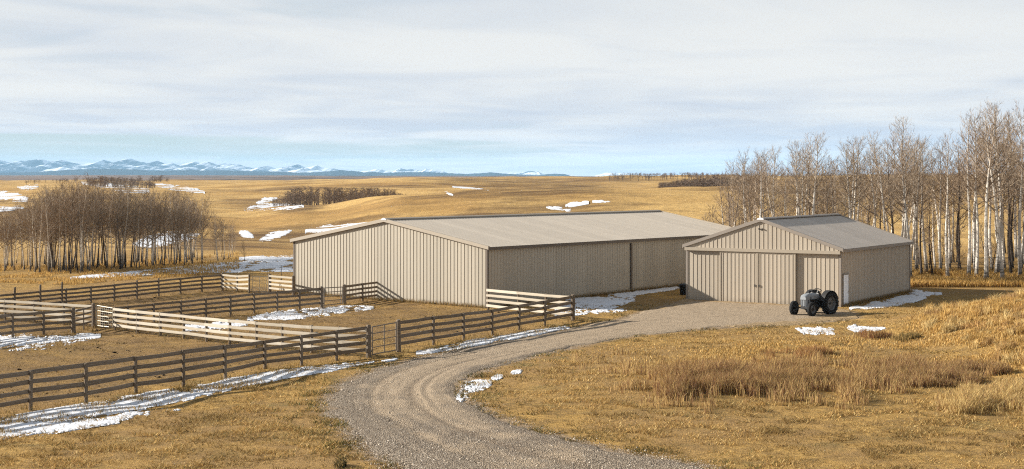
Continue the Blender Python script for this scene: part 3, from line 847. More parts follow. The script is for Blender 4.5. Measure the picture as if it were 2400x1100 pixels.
def gate(name, label, pa, pb, n=5, mat='gate_dark', r=.028, verts=(.5,), mesh_rows=0, wood=False, z0=.12, top=.02):
    """swing gate hung between two posts given as (u, v_top, v_base)"""
    A = gp(pa[0], pa[2]); B = gp(pb[0], pb[2]); ha = (pa[2] - pa[1]) * A.y / F; hb = (pb[2] - pb[1]) * B.y / F
    d = B - A; d2 = Vector((d.x, d.y, 0)).normalized()
    A = A + d2 * .16; B = B - d2 * .14
    T = thing(name, label, 'gate', A)
    D = B - A; ha -= top; hb -= top
    m = M[mat]
    if wood:
        for k in range(n):
            f = 1 - .06 - k * (.86 / n)
            P0 = Vector((0, 0, ha * f)); P1 = D + Vector((0, 0, hb * f)); dd = P1 - P0
            link('rail', RAILS[k % 7], T, P0, dd.to_track_quat('X', 'Z').to_euler(), (dd.length, .8, .62))
        for f in verts:
            q = D * f; link('post', POSTS[1], T, q, (0, 0, 0), (.5, .5, ha * (1 - f) + hb * f))
        return
    fr = MB()
    c = [Vector((0, 0, z0)), Vector((0, 0, ha)), D + Vector((0, 0, hb)), D + Vector((0, 0, z0))]
    for i in range(4): fr.tube([c[i], c[(i + 1) % 4]], r, 8)
    fr.obj('gate_frame', m, T, True)
    for k in range(1, n - 1):
        f = k / (n - 1)
        a = Vector((0, 0, z0 + (ha - z0) * f)); b = D + Vector((0, 0, z0 + (hb - z0) * f))
        MB().tube([a, b], r * .8, 8).obj('crossbar', m, T, True)
    for f in verts:
        q = D * f; MB().tube([q + Vector((0, 0, z0)), q + Vector((0, 0, ha + (hb - ha) * f))], r * .9, 8).obj('upright', m, T, True)
    if mesh_rows:
        w = MB(); 
        for k in range(1, mesh_rows):
            f = k / mesh_rows; w.tube([Vector((0, .0, z0 + (ha - z0) * f)), D + Vector((0, 0, z0 + (hb - z0) * f))], .007, 4, False)
        nn = int(D.length / .16)
        for k in range(1, nn):
            q = D * (k / nn); w.tube([q + Vector((0, 0, z0)), q + Vector((0, 0, ha + (hb - ha) * k / nn))], .006, 4, False)
        w.obj('wire_mesh', m, T)
    for f in (.2, .8): MB().tube([Vector((0, 0, ha * f)) - d2 * .10, Vector((0, 0, ha * f)) + d2 * .02], .035, 8).obj('hinge', m, T)

fence('dark board fence nearest the gravel road, from the photo edge to the pipe gate',
      [(-190, 907, 1008), (-62, 889, 984), (72, 870, 962), (202, 853, 948), (318, 838, 922), (430, 823, 908), (528, 811, 889), (621, 800, 865), (707, 787, 857), (789, 776, 846), (864, 766, 838)], side=1, big=(10,))
gate('pipe_gate', 'dark five bar pipe gate in the fence beside the gravel road', (868, 766, 838), (932, 755, 826), 5)
fence('dark board fence along the road from the pipe gate to the barn side corner post',
      [(934, 754, 825), (1016, 743, 809), (1087, 735, 797), (1154, 727, 786), (1217, 716, 774), (1277, 706, 765), (1343, 694, 752)], side=1, big=(0, 6))
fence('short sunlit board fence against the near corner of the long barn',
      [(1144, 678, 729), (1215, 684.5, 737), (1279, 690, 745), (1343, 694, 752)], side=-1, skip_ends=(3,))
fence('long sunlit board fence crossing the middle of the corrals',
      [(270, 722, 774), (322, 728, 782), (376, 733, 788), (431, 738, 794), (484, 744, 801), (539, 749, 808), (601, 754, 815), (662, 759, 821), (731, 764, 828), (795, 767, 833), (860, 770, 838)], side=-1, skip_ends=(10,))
gate('wire_gate', 'pale wire mesh gate between the two long sunlit fences', (222, 715, 768), (268, 722, 773), 5, 'gate_pale', .026, (.5,), 8)
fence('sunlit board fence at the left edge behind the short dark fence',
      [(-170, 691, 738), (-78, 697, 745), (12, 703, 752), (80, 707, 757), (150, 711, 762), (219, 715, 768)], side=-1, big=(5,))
fence('short dark board fence at the left edge with snow in front',
      [(-125, 757, 817), (-46, 745, 803), (30, 736, 793), (102, 731, 786), (172, 725, 781)], side=1, big=(4,))
gate('wooden_gate', 'narrow dark wooden gate between two thick posts', (174, 726, 779), (217, 716, 769), 4, wood=True, verts=(.5,))
fence('dark board fence through the corrals ending at the rusty gate before the barn',
      [(240, 723, 768), (300, 718, 762), (361, 712, 756), (424, 706, 751), (483, 700, 745), (540, 694, 740), (596, 688, 736), (650, 683, 732), (702, 679, 728), (754, 675, 722)], side=1, big=(9,))
gate('rusty_gate', 'low rusty wire gate facing the barn gable end', (756, 675, 721), (806, 672, 715), 5, 'gate_dark', .03, (.9,), 0)
fence('short dark board fence casting its shadow on the barn gable',
      [(807, 670, 714), (850, 665, 707), (893, 660, 701)], side=1, big=(0, 2))
fence('rearmost dark board fence in front of the left grove',
      [(-180, 708, 752), (-80, 699, 742), (34, 688, 729), (95, 682, 724), (145, 678, 718), (155, 677, 717), (213, 672, 711), (268, 667, 706), (321, 662, 701), (372, 657, 695), (423, 652, 690), (473, 647, 685), (521, 643, 681)],
      side=1, big=(12,), extra_top={1: .4, 2: .40, 3: .40, 4: .46, 8: .14, 9: .16})
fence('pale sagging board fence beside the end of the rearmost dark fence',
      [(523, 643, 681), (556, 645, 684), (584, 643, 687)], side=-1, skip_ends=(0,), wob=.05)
gate('rear_wire_gate', 'wide pale wire gate at the back of the corrals', (586, 648, 687), (630, 648, 687), 5, 'gate_pale', .022, (.5,), 6)
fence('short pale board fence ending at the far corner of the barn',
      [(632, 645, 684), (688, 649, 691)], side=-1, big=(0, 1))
p = gp(659, 662); q = thing('metal_stake', 'thin dark steel stake standing in snow behind the pale fence', 'stake', p)
MB().tube([(0, 0, -.2), (.01, 0, .9), (.0, 0, 1.32)], .028, 6).obj('shaft', M['iron'], q); MB().box((-.06, -.012, .05), (.06, .012, .22)).obj('anchor_plate', M['iron'], q)

# ------------------------------------------------------------------ tractor
def tractor():
    fwd = Vector((-.72, -.69)).normalized(); ang = math.atan2(fwd.y, fwd.x)
    left = Vector((-fwd.y, fwd.x))
    pr = gp(1945, 738)
    c = Vector((pr.x, pr.y)) - left * .66
    T = thing('tractor', 'old grey farm tractor parked in front of the small shed', 'tractor', (c.x, c.y, gz(c.x, c.y)), ang)
    WB = 1.86; RR_, FR = .70, .44
    def tyre(R, w, lugs, m):
        mb = MB()
        prof = [(R * .60, -w * .38), (R * .72, -w * .5), (R * .88, -w * .52), (R * .97, -w * .44), (R, -w * .25), (R, w * .25), (R * .97, w * .44), (R * .88, w * .52), (R * .72, w * .5), (R * .60, w * .38), (R * .60, -w * .38)]
        mb.lathe(prof, 36)
        for k in range(lugs):
            for s in (-1, 1):
                a = 2 * math.pi * (k + (.5 if s > 0 else 0)) / lugs
                mt = Matrix.Rotation(-a, 4, 'Y') @ Matrix.Translation((R * .985, s * w * .24, 0)) @ Matrix.Rotation(s * .6, 4, 'X')
                mb.box((-.02, -w * .30, -.022), (.028, w * .30, .022), mt)
        return mb
    def wheel(x, y, R, w, lugs, rimR, rz=0, ro=1):
        hub = MB().lathe([(0, -.10), (.07, -.10), (.09, -.04), (.09, .06), (0, .07)], 16)
        h = hub.obj('wheel', M['iron'], T, True, loc=(x, y, R), rot=(0, 0, rz))
        tyre(R, w, lugs, None).obj('tyre', M['rubber'], h)
        s = ro
        rim = MB().lathe([(.085, s * .02), (rimR * .35, s * .045), (rimR * .62, s * .015), (rimR * .84, s * -.005), (rimR * .90, s * w * .30), (rimR, s * w * .40), (rimR * 1.03, s * w * .36), (rimR * .97, s * -w * .2), (rimR * .97, s * -w * .4), (rimR * 1.03, s * -w * .42)], 28)
        rim.obj('rim', M['rim'], h, True)
        nuts = MB()
        for k in range(6):
            a = k * math.pi / 3; nuts.lathe([(0, s * .075), (.016, s * .075), (.016, s * .03)], 6, Matrix.Translation((rimR * .45 * math.cos(a), 0, rimR * .45 * math.sin(a))))
        nuts.obj('wheel_nuts', M['iron'], h)
    for s in (1, -1):
        wheel(0, s * .66, RR_, .36, 18, .44, 0, s)
        wheel(WB, s * .66, FR, .20, 0, .25, s * -.03 + .06, s)
    # rear axle, transmission, engine
    MB().lathe([(0, -.50), (.10, -.50), (.11, -.2), (.20, -.16), (.20, .16), (.11, .2), (.10, .50), (0, .50)], 18).obj('rear_axle', M['iron'], T, True, loc=(0, 0, RR_))
    MB().loft([[Vector((x, sy * w, z)) for sy, z in ((-1, zb), (1, zb), (1, zt), (-1, zt))] for x, w, zb, zt in ((-.30, .17, .46, .90), (.15, .19, .44, .94), (.55, .17, .46, .90), (.80, .20, .44, .98))]).obj('gearbox', M['iron'], T)
    eng = MB().box((.80, -.19, .44), (1.52, .19, .86)); eng.box((.86, -.15, .86), (1.48, .15, 1.06)); eng.box((.9, -.16, .34), (1.45, .16, .44))
    eng.tube([(.9, .22, .92), (1.4, .22, .94)], .05, 8); eng.lathe([(0, 0), (.06, 0), (.06, .2), (0, .2)], 10, Matrix.Translation((1.1, .19, .6)))
    eng.box((1.0, .19, .62), (1.16, .30, .80))
    eng.obj('engine', M['iron'], T, bevel=.012)
    MB().tube([(1.1, .26, .90), (.95, .30, .55), (.6, .30, .42), (-.2, .30, .42), (-.55, .30, .45)], .028, 8).obj('exhaust_pipe', M['iron'], T)
    # hood: rounded sections
    def sec(x, w, zb, zt, rr):
        pts = []
        for (cx, cz, a0) in ((w - rr, zt - rr, 0), (-(w - rr), zt - rr, 90)):
            for k in range(5):
                a = math.radians(a0 + k * 22.5); pts.append(Vector((x, cx + rr * math.cos(a), cz + rr * math.sin(a))))
        return [Vector((x, w, zb))] + pts + [Vector((x, -w, zb))]
    MB().loft([sec(.46, .19, 1.02, 1.28, .12), sec(.70, .23, 1.00, 1.33, .14), sec(1.15, .245, 1.00, 1.35, .15), sec(1.55, .25, .99, 1.32, .15), sec(1.76, .24, .98, 1.26, .14), sec(1.86, .20, .98, 1.18, .12)]).obj('hood', M['grey'], T, True)
    # side skirts of the hood, forward of the wheel-arch opening
    nose = MB()
    nose.loft([[Vector((1.46, sy * .25, z)) for sy, z in ((-1, .52), (1, .52), (1, 1.05), (-1, 1.05))], [Vector((1.72, sy * .25, z)) for sy, z in ((-1, .50), (1, .50), (1, 1.05), (-1, 1.05))], [Vector((1.81, sy * .20, z)) for sy, z in ((-1, .50), (1, .50), (1, 1.05), (-1, 1.05))]])
    nz = nose.obj('grille_shell', M['grey'], T, bevel=.02)
    for s in (-1, 1):
        MB().box((1.800, s * .03 if s > 0 else -.165, .56), (1.816, .165 if s > 0 else -.03, 1.00)).obj('grille_mesh', M['darkgrille'], nz)
        for k in range(4):
            yy = s * (.05 + .033 * k); MB().box((1.814, yy - .006, .56), (1.825, yy + .006, 1.00)).obj('grille_bar', M['grey'], nz)
    MB().box((1.55, -.252, .58), (1.70, -.255, .96)).obj('side_grille', M['darkgrille'], nz); MB().box((1.55, .252, .58), (1.70, .256, .96)).obj('side_grille', M['darkgrille'], nz)
    # front axle
    ax = MB(); ax.loft([[Vector((WB + dx, y, z + dz)) for dx, dz in ((-.05, -.05), (.05, -.05), (.05, .05), (-.05, .05))] for y, z in ((-.56, .46), (-.2, .50), (.2, .50), (.56, .46))])
    ax.box((1.70, -.1, .40), (1.92, .1, .58))
    for s in (-1, 1):
        ax.tube([(WB, s * .55, .36), (WB, s * .55, .62)], .04, 10); ax.tube([(WB, s * .53, FR), (WB, s * .66, FR)], .035, 8)
        ax.tube([(WB - .1, s * .5, .45), (.75, s * .22, .50)], .022, 6)
    ax.obj('front_axle', M['iron'], T)
    # fenders
    for s in (-1, 1):
        fm = MB(); rings = []
        for k in range(13):
            a = math.radians(12 + k * 12.5); ca, sa = math.cos(a), math.sin(a); r0 = RR_ + .08
            rings.append([Vector((r0 * ca, s * .44, RR_ + r0 * sa)), Vector((r0 * ca, s * .78, RR_ + (r0 - .01) * sa)), Vector(((r0 + .012) * ca, s * .78, RR_ + (r0 + .004) * sa)), Vector(((r0 + .014) * ca, s * .44, RR_ + (r0 + .014) * sa))])
        fm.loft(rings)
        inner = []
        for k in range(13):
            a = math.radians(12 + k * 12.5); ca, sa = math.cos(a), math.sin(a); inner.append((k, ca, sa))
        pl = [Vector(((RR_ + .08) * ca, s * .44, RR_ + (RR_ + .08) * sa)) for _, ca, sa in inner]; pl2 = [Vector(((RR_ - .30) * ca, s * .44, RR_ + (RR_ - .30) * sa)) for _, ca, sa in inner]
        fm.loft([[a_, b_, b_ + Vector((0, s * .012, 0)), a_ + Vector((0, s * .012, 0))] for a_, b_ in zip(pl, pl2)])
        fm.obj('fender', M['iron'], T, True)
        MB().box((.62, s * .28 if s > 0 else -.46, .50), (.92, .46 if s > 0 else -.28, .53)).obj('footrest', M['iron'], T)
    # seat, steering, dash, stacks
    st = MB(); rings = []
    for k, (x, w, z) in enumerate(((-.38, .14, 1.16), (-.34, .20, 1.06), (-.18, .22, .99), (.0, .21, .98), (.10, .12, 1.01))):
        rings.append([Vector((x, -w, z + .06)), Vector((x, -w * .5, z)), Vector((x, w * .5, z)), Vector((x, w, z + .06)), Vector((x, w * .5, z - .02)), Vector((x, -w * .5, z - .02))])
    st.loft(rings); seat = st.obj('seat', M['iron'], T, True)
    MB().tube([(-.16, 0, .97), (-.02, 0, .88), (.16, 0, .90)], .03, 6).obj('seat_spring', M['iron'], seat)
    sw = MB(); cx = Vector((.28, 0, 1.50)); axd = Vector((-.50, 0, .86)).normalized(); e1 = Vector((0, 1, 0)); e2 = axd.cross(e1)
    sw.tube([cx + (e1 * math.cos(a) + e2 * math.sin(a)) * .21 for a in [2 * math.pi * k / 24 for k in range(25)]], .018, 6, False)
    for a in (0, 2.09, 4.19): sw.tube([cx, cx + (e1 * math.cos(a) + e2 * math.sin(a)) * .21], .010, 5)
    w = sw.obj('steering_wheel', M['black'], T, True)
    MB().tube([cx, Vector((.66, 0, .92))], .026, 8).obj('steering_column', M['steel'], w)
    MB().loft([[Vector((.50, -.19, 1.0)), Vector((.50, .19, 1.0)), Vector((.44, .17, 1.30)), Vector((.44, -.17, 1.30))], [Vector((.54, -.19, 1.0)), Vector((.54, .19, 1.0)), Vector((.53, .19, 1.32)), Vector((.53, -.19, 1.32))]]).obj('dashboard', M['chrome'], T, bevel=.01)
    MB().lathe([(0, .0), (.06, 0), (.065, .05), (.045, .07), (0, .075)], 12, Matrix.Rotation(math.radians(90), 4, 'X')).obj('fuel_cap', M['chrome'], T, loc=(.95, 0, 1.335))
    ac = MB().lathe([(0, 0), (.035, 0), (.035, .07), (.075, .08), (.085, .14), (.06, .18), (0, .19)], 14, Matrix.Rotation(math.radians(90), 4, 'X'))
    ac.obj('air_cleaner', M['black'], T, True, loc=(1.28, .07, 1.33))
    for s in (-1, 1):
        lp = MB().lathe([(0, -.08), (.05, -.07), (.085, .0), (.09, .03), (.08, .035), (0, .04)], 16, Matrix.Rotation(math.radians(-90), 4, 'Z'))
        h = lp.obj('headlight', M['grey'], T, True, loc=(1.40, s * .33, 1.08)); MB().tube([(0, 0, -.02), (0, -s * .09, -.04)], .014, 6).obj('bracket', M['iron'], h)
    lf = MB()
    for s in (-1, 1):
        lf.tube([(-.2, s * .28, .52), (-.75, s * .38, .40), (-1.0, s * .38, .42)], .03, 6); lf.tube([(-.25, s * .2, .95), (-.42, s * .22, .98), (-.62, s * .36, .42)], .022, 6)
    lf.tube([(-.28, 0, .88), (-.85, 0, .82)], .03, 6)
    lf.obj('hitch_arms', M['iron'], T)
    MB().tube([(.30, .08, .90), (.26, .10, 1.12)], .012, 6).obj('gear_lever', M['iron'], T); MB().tube([(.05, -.22, .9), (.02, -.24, 1.16)], .012, 6).obj('lift_lever', M['iron'], T)
tractor()

# ------------------------------------------------------------------ old snow lying in strips and patches
def snow(pts, step=1.6, rows=34, brk=.9, nscale=1.0, thick=.07, seed=0, aniso=.45, bias=0.0):
    """pts: (u, v, half height) along the strip in the photo; cut out of a sheet draped on the ground"""
    pts = np.array(pts, float)
    seg = np.concatenate([[0], np.cumsum(np.hypot(np.diff(pts[:, 0]), np.diff(pts[:, 1]) * 1.5))])
    n = max(8, int(seg[-1] / step)); s = np.linspace(0, seg[-1], n)
    u = np.interp(s, seg, pts[:, 0]); v = np.interp(s, seg, pts[:, 1]); h = np.interp(s, seg, pts[:, 2])
    t = np.linspace(-1.25, 1.25, rows)
    U = np.repeat(u[:, None], rows, 1); Vv = v[:, None] + h[:, None] * t[None]
    P = ray(U.ravel(), Vv.ravel()); x, y, z = P.T
    ends = np.minimum(s, seg[-1] - s) / (seg[-1] * .5)
    edge = (1 - np.abs(t)[None] ** 1.6) * np.ones((n, 1)) - (1 - sstep(0, .28, ends))[:, None] * .6
    nz = fbm(x / nscale, y * aniso / nscale, 200 + seed, 5) - .5
    n2 = fbm(x / nscale * 4, y * aniso / nscale * 4, 230 + seed, 4) - .5
    n3_ = fbm(x / nscale * 13, y * aniso / nscale * 13, 260 + seed, 3) - .5
    brk = brk + .60; m = .62 * edge.ravel() + bias * .75 - .07 + brk * (2.0 * nz + 1.3 * n2 + .9 * n3_)
    zz = z + np.where(m > 0, .012 + min(thick, .03) * np.sqrt(np.clip(m, 0, 1)) * .8 + .007 * (fbm(x / .45, y / .45, 280 + seed, 3) - .3) * (m > .05), np.maximum(-.25, m * .25) - .0)
    idx = np.arange(n * rows).reshape(n, rows)
    fc = np.stack([idx[:-1, :-1], idx[:-1, 1:], idx[1:, 1:], idx[1:, :-1]], -1).reshape(-1, 4)
    # leave out cells that straddle an occluding crest
    yy = y[fc]; ok = (m[fc].max(1) > 0) & ((yy.max(1) - yy.min(1)) < .22 * yy.mean(1) + 1)
    used = np.unique(fc[ok]); rm = np.full(len(x), -1); rm[used] = np.arange(len(used))
    if not len(used): return
    tag(link('snow', np_mesh('snow', np.stack([x, y, zz], 1)[used], rm[fc[ok]], M['snow'], True)), kind='stuff')
snow([(-60, 1015, 26), (0, 1006, 22), (67, 992, 19), (200, 965, 16), (333, 941, 15), (433, 924, 14), (533, 903, 12), (667, 878, 9), (800, 860, 7), (860, 853, 4)], brk=.28, seed=1, bias=.34, nscale=1.3)
snow([(-40, 1030, 14), (60, 1012, 14), (160, 998, 12), (280, 985, 7)], brk=1.1, seed=2, bias=-.15)
snow([(250, 985, 7), (330, 968, 9), (420, 957, 7), (450, 951, 4)], brk=1.0, seed=3, bias=-.1)
snow([(860, 852, 3), (905, 845, 4), (935, 841, 3)], brk=.9, seed=4)
snow([(975, 828, 5), (1040, 817, 6), (1120, 803, 7), (1200, 790, 7), (1270, 779, 6), (1335, 768, 4)], brk=.5, seed=5, bias=.2)
snow([(-60, 806, 17), (40, 803, 16), (110, 801, 15), (180, 794, 10), (236, 787, 4)], brk=.75, seed=6, bias=.05)
snow([(580, 748, 5), (640, 742, 9), (720, 735, 10), (800, 727, 8), (875, 722, 4)], brk=.7, seed=7, bias=.08)
snow([(430, 770, 6), (500, 766, 9), (580, 756, 7)], brk=1.0, seed=8, bias=-.05)
snow([(1300, 728, 10), (1350, 716, 20), (1400, 710, 19), (1440, 706, 14), (1490, 700, 6)], brk=.55, seed=9, bias=.22)
snow([(1300, 731, 5), (1370, 731, 5), (1440, 729, 5), (1480, 722, 3)], brk=1.0, seed=10, bias=-.1)
snow([(1440, 694, 5), (1500, 687, 4), (1560, 679, 3.5), (1602, 673, 2.5)], brk=.5, seed=11, bias=.2)
snow([(1068, 935, 6), (1085, 922, 20), (1115, 907, 13), (1152, 899, 7)], step=1.2, rows=34, brk=.8, seed=12, nscale=.55, thick=.10, bias=.16)
for a, b, sd in ((1165, 885, 13), (1210, 873, 14)): snow([(a - 14, b + 2, 3), (a, b, 6), (a + 14, b - 2, 3)], step=1.2, brk=.5, seed=sd, nscale=.6, thick=.10, bias=.3)
snow([(1864, 770, 4), (1885, 776, 7), (1920, 779, 6), (1956, 783, 3)], step=1.3, brk=.75, seed=15, nscale=.7, thick=.09, bias=.12)
snow([(1880, 775, 3), (1915, 771, 4), (1955, 773, 3)], step=1.3, brk=.6, seed=16, nscale=.7, bias=.15, thick=.09)
snow([(1985, 769, 3), (2005, 770, 8), (2040, 773, 5), (2075, 769, 3)], step=1.3, brk=.6, seed=17, nscale=.7, bias=.25, thick=.09)
snow([(1990, 724, 2.5), (2010, 720, 3), (2030, 721, 2)], brk=.6, seed=18, bias=.2)
snow([(2015, 722, 4), (2060, 713, 8), (2110, 704, 11), (2150, 698, 8), (2185, 690, 4)], brk=.6, seed=19, bias=.2)
snow([(2126, 683, 4), (2160, 685, 5), (2208, 690, 3)], brk=.6, seed=20, bias=.15)
snow([(165, 652, 3), (260, 645, 4), (380, 637, 6), (480, 630, 9), (580, 624, 12), (700, 619, 15), (730, 618, 15)], brk=.75, seed=21, nscale=1.3, bias=.05, thick=.12)
snow([(560, 608, 4), (640, 606, 6), (720, 604, 5)], brk=.9, seed=22, nscale=2.5, bias=0)
snow([(310, 574, 4), (350, 566, 12), (400, 558, 14), (440, 555, 10), (470, 548, 4)], brk=.6, seed=23, nscale=1.6, bias=.2, thick=.2)
snow([(560, 545, 4), (576, 550, 9), (595, 556, 5)], brk=.5, seed=24, nscale=1.6, bias=.2, thick=.2)
snow([(608, 564, 3), (630, 556, 8), (665, 547, 6), (684, 540, 3)], brk=.5, seed=25, nscale=1.6, bias=.25, thick=.2)
snow([(715, 543, 4), (760, 537, 7), (820, 530, 7), (880, 522, 6), (915, 516, 3)], brk=.5, seed=26, nscale=1.6, bias=.25, thick=.2)
snow([(572, 491, 4), (610, 484, 8), (660, 484, 8), (712, 483, 4)], brk=.8, seed=27, nscale=3, bias=.1, thick=.3)
snow([(600, 476, 3), (620, 469, 5), (650, 466, 3)], brk=.5, seed=28, nscale=3, bias=.2, thick=.3)
snow([(1280, 486, 2), (1305, 490, 5), (1338, 493, 3)], brk=.5, seed=29, nscale=2.4, bias=.2, thick=.3)
snow([(1325, 484, 3), (1345, 478, 6), (1380, 474, 4)], brk=.6, seed=30, nscale=2.4, bias=.15, thick=.3)
snow([(1388, 472, 2.5), (1410, 473, 3), (1434, 474, 2)], brk=.5, seed=31, nscale=2.4, bias=.2, thick=.3)
snow([(-60, 450, 5), (0, 458, 10), (40, 463, 9), (66, 468, 4)], brk=.6, seed=32, nscale=5, bias=.2, thick=.4)
snow([(-60, 493, 4), (10, 490, 5), (55, 486, 3)], brk=.6, seed=33, nscale=4, bias=.2, thick=.3)
snow([(40, 440, 3), (64, 440, 5), (90, 437, 3)], brk=.6, seed=34, nscale=5, bias=.2, thick=.4)
snow([(190, 428, 3), (240, 434, 6), (300, 442, 9), (350, 448, 6)], brk=.5, seed=35, nscale=5, bias=.2, thick=.4)
snow([(362, 434, 3), (400, 438, 6), (450, 445, 5), (480, 451, 3)], brk=.6, seed=36, nscale=5, bias=.15, thick=.4)
snow([(1040, 449, 1.5), (1052, 454, 3), (1062, 457, 2)], brk=.4, seed=37, nscale=9, bias=.2, thick=.3)
snow([(1060, 438, 1.5), (1100, 441, 2), (1145, 446, 1.5)], brk=.5, seed=38, nscale=9, bias=.1, thick=.3)

# ------------------------------------------------------------------ bare trees
def tree_meshes(seed, H, trunk_r, first, spread, nb, mats, crook=.5, dense=1.0):
    """returns (trunk mesh, crown mesh): a leaning tapered stem, ascending limbs, branchlets and twigs"""
    r = random.Random(seed)
    lean = Vector((r.uniform(-1, 1), r.uniform(-1, 1), 0)) * .045 * crook * 2
    ph = [r.uniform(0, 6.28) for _ in range(4)]
    def axis(t):
        w = .013 * H * crook
        return Vector((lean.x * t * H + w * (math.sin(3.1 * t + ph[0]) + .5 * math.sin(8 * t + ph[1]) - math.sin(ph[0]) - .5 * math.sin(ph[1])), lean.y * t * H + w * (math.sin(2.7 * t + ph[2]) + .5 * math.sin(7 * t + ph[3]) - math.sin(ph[2]) - .5 * math.sin(ph[3])), t * H))
    rad = lambda t: trunk_r * (1 - .93 * t ** .9) + .006
    tm = MB(); ts = [i / 14 for i in range(15)]
    pts = [axis(t) for t in ts]; pts[0].z = -.4
    tm.tube(pts, [rad(t) * (1.35 if i == 0 else 1) for i, t in enumerate(ts)], 7, False)
    cm = MB()
    def limb(p, d, L, r0, n, sides, up, jit):
        P = [p.copy()]; q = p.copy(); d = d.normalized()
        for i in range(n):
            d = (d + Vector((r.uniform(-jit, jit), r.uniform(-jit, jit), up + r.uniform(-jit, jit) * .6))).normalized()
            q = q + d * (L / n); P.append(q.copy())
        rr = [r0 * (1 - .85 * i / n) + .0015 for i in range(n + 1)]
        cm.tube(P, rr, sides, False)
        return P, rr
    def twig(p, d, L, r0):
        d = d.normalized(); sd = d.cross(Vector((r.uniform(-1, 1), r.uniform(-1, 1), r.uniform(-1, 1)))).normalized() * r0
        m = p + d * L * .55; e = p + (d + Vector((r.uniform(-.3, .3), r.uniform(-.3, .3), .35))).normalized() * L
        cm.add([p - sd, p + sd, m + sd * .8, m - sd * .8, e], [(0, 1, 2, 3), (3, 2, 4)])
    for k in range(nb):
        t = first + (.985 - first) * ((k + r.random() * .8) / nb)
        if t < first + .18 and r.random() < .35: continue
        a = k * 2.4 + r.uniform(-.5, .5)
        rel = (t - first) / (1 - first)
        el = math.radians(r.uniform(12, 38) + 26 * rel)
        L = H * spread * (1.08 - .82 * rel) * r.uniform(.65, 1.2) * (.6 + .4 * min(1, rel * 5))
        d = Vector((math.cos(a) * math.cos(el), math.sin(a) * math.cos(el), math.sin(el)))
        P, rr = limb(axis(t), d, L, min(rad(t) * .55, .012 + L * .014), 5, 4, .10, .10)
        nsub = max(3, int((4 + L * 2.1) * dense))
        for s in range(nsub):
            f = (s + 1 + r.random()) / (nsub + 1.3); i = min(4, int(f * 5)); p = P[i].lerp(P[i + 1], f * 5 - i) if f < 1 else P[-1]
            ax = (P[i + 1] - P[i]).normalized(); pr = ax.cross(Vector((r.uniform(-1, 1), r.uniform(-1, 1), r.uniform(-.6, 1)))).normalized()
            l2 = L * (.50 - .26 * f) * r.uniform(.6, 1.25)
            Q, _ = limb(p, ax * .9 + pr * r.uniform(.55, 1.0), l2, 0.007 + l2 * .006, 3, 3, .12, .16)
            for w in range(max(2, int((2 + l2 * 3.2) * dense))):
                j = r.randint(0, 2); q = Q[j].lerp(Q[j + 1], r.random())
                ax2 = (Q[j + 1] - Q[j]).normalized(); p2 = ax2.cross(Vector((r.uniform(-1, 1), r.uniform(-1, 1), r.uniform(-.6, 1)))).normalized()
                twig(q, ax2 + p2 * r.uniform(.4, 1.0), l2 * r.uniform(.35, .75) + .12, .0085)
            twig(Q[-1], Q[-1] - Q[-2], l2 * .4 + .12, .008)
        twig(P[-1], P[-1] - P[-2], L * .2 + .1, .009)
    return tm.mesh('trunk', mats[0], True), cm.mesh('crown', mats[1])
TALL = [tree_meshes(300 + i, 12.0, .135 + .02 * (i % 3), .40 + .05 * (i % 3), .25 + .03 * (i % 2), 34, (M['bark_white'], M['twig_pale'] if i % 2 else M['twig']), .75 + .12 * i, .86) for i in range(6)]
DARK = [tree_meshes(320 + i, 10.0, .115, .30, .21, 26, (M['bark_dark'], M['twig']), 1.2) for i in range(3)]
GREY = [tree_meshes(340 + i, 8.0, .095, .30 + .04 * (i % 3), .34, 25, (M['bark_grey'] if i % 4 < 3 else M['bark_dark'], M['twig'] if i % 3 else M['twig_pale']), 1.15 + .15 * i, .85) for i in range(8)]
SCRUB = [tree_meshes(360 + i, 4.0, .05, .08, .34, 18, (M['bark_dark'], M['twig']), 1.4) for i in range(2)]
TRNG = random.Random(42)
def plant(kind, x, y, H, base_h, label, group, name='aspen_tree', fat=1.0):
    tm, cm = kind
    s = H / base_h; T = thing(name, label, 'tree', (x, y, gz(x, y) - .03), TRNG.uniform(0, 6.28), group)
    a = link('trunk', tm, T, scale=(s * fat, s * fat, s)); link('crown', cm, T, scale=(s, s, s))
    return T
# grove behind the small shed: tops follow the photo's skyline
SKY_R = [(1640, 470), (1700, 410), (1735, 352), (1790, 345), (1820, 372), (1850, 338), (1905, 318), (1945, 360), (1995, 325), (2045, 340), (2100, 286), (2140, 335), (2185, 310), (2235, 292), (2270, 255), (2310, 258), (2345, 240), (2400, 245), (2520, 250), (2700, 290)]
sx = [p[0] for p in SKY_R]; sy = [p[1] for p in SKY_R]
front_row = [(2160, 654, .75, 'd'), (2148, 640, .98, 'w'), (2172, 638, .95, 'w'), (2205, 640, .90, 'w'), (2222, 652, .86, 'w'), (2252, 640, .8, 'd'), (2270, 652, .95, 'w'), (2288, 655, .80, 'w'), (2311, 664, 1.0, 'w'), (2336, 650, .98, 'w'), (2352, 662, .95, 'w'), (2372, 652, .8, 'd'), (2392, 656, .97, 'w'), (2425, 660, 1.0, 'w'), (2470, 655, .95, 'w'), (2186, 646, .6, 'd')]
hid = [(1748, .97), (1768, .8), (1800, 1.0), (1836, .96), (1858, .98), (1888, 1.0), (1912, 1.0), (1935, .85), (1962, .8), (1990, 1.0), (2003, .98), (2024, .85), (2052, .95), (2080, .9), (2101, 1.0), (2120, .86), (2134, .97)]
G_R = 'bare trees of the tall grove behind the small shed'
LW = 'bare white trunked tree in the tall grove behind the small shed'
LD = 'bare dark trunked tree in the tall grove behind the small shed'
LG = 'bare tree with roots hidden behind the small shed, part of the tall grove'
placed = []
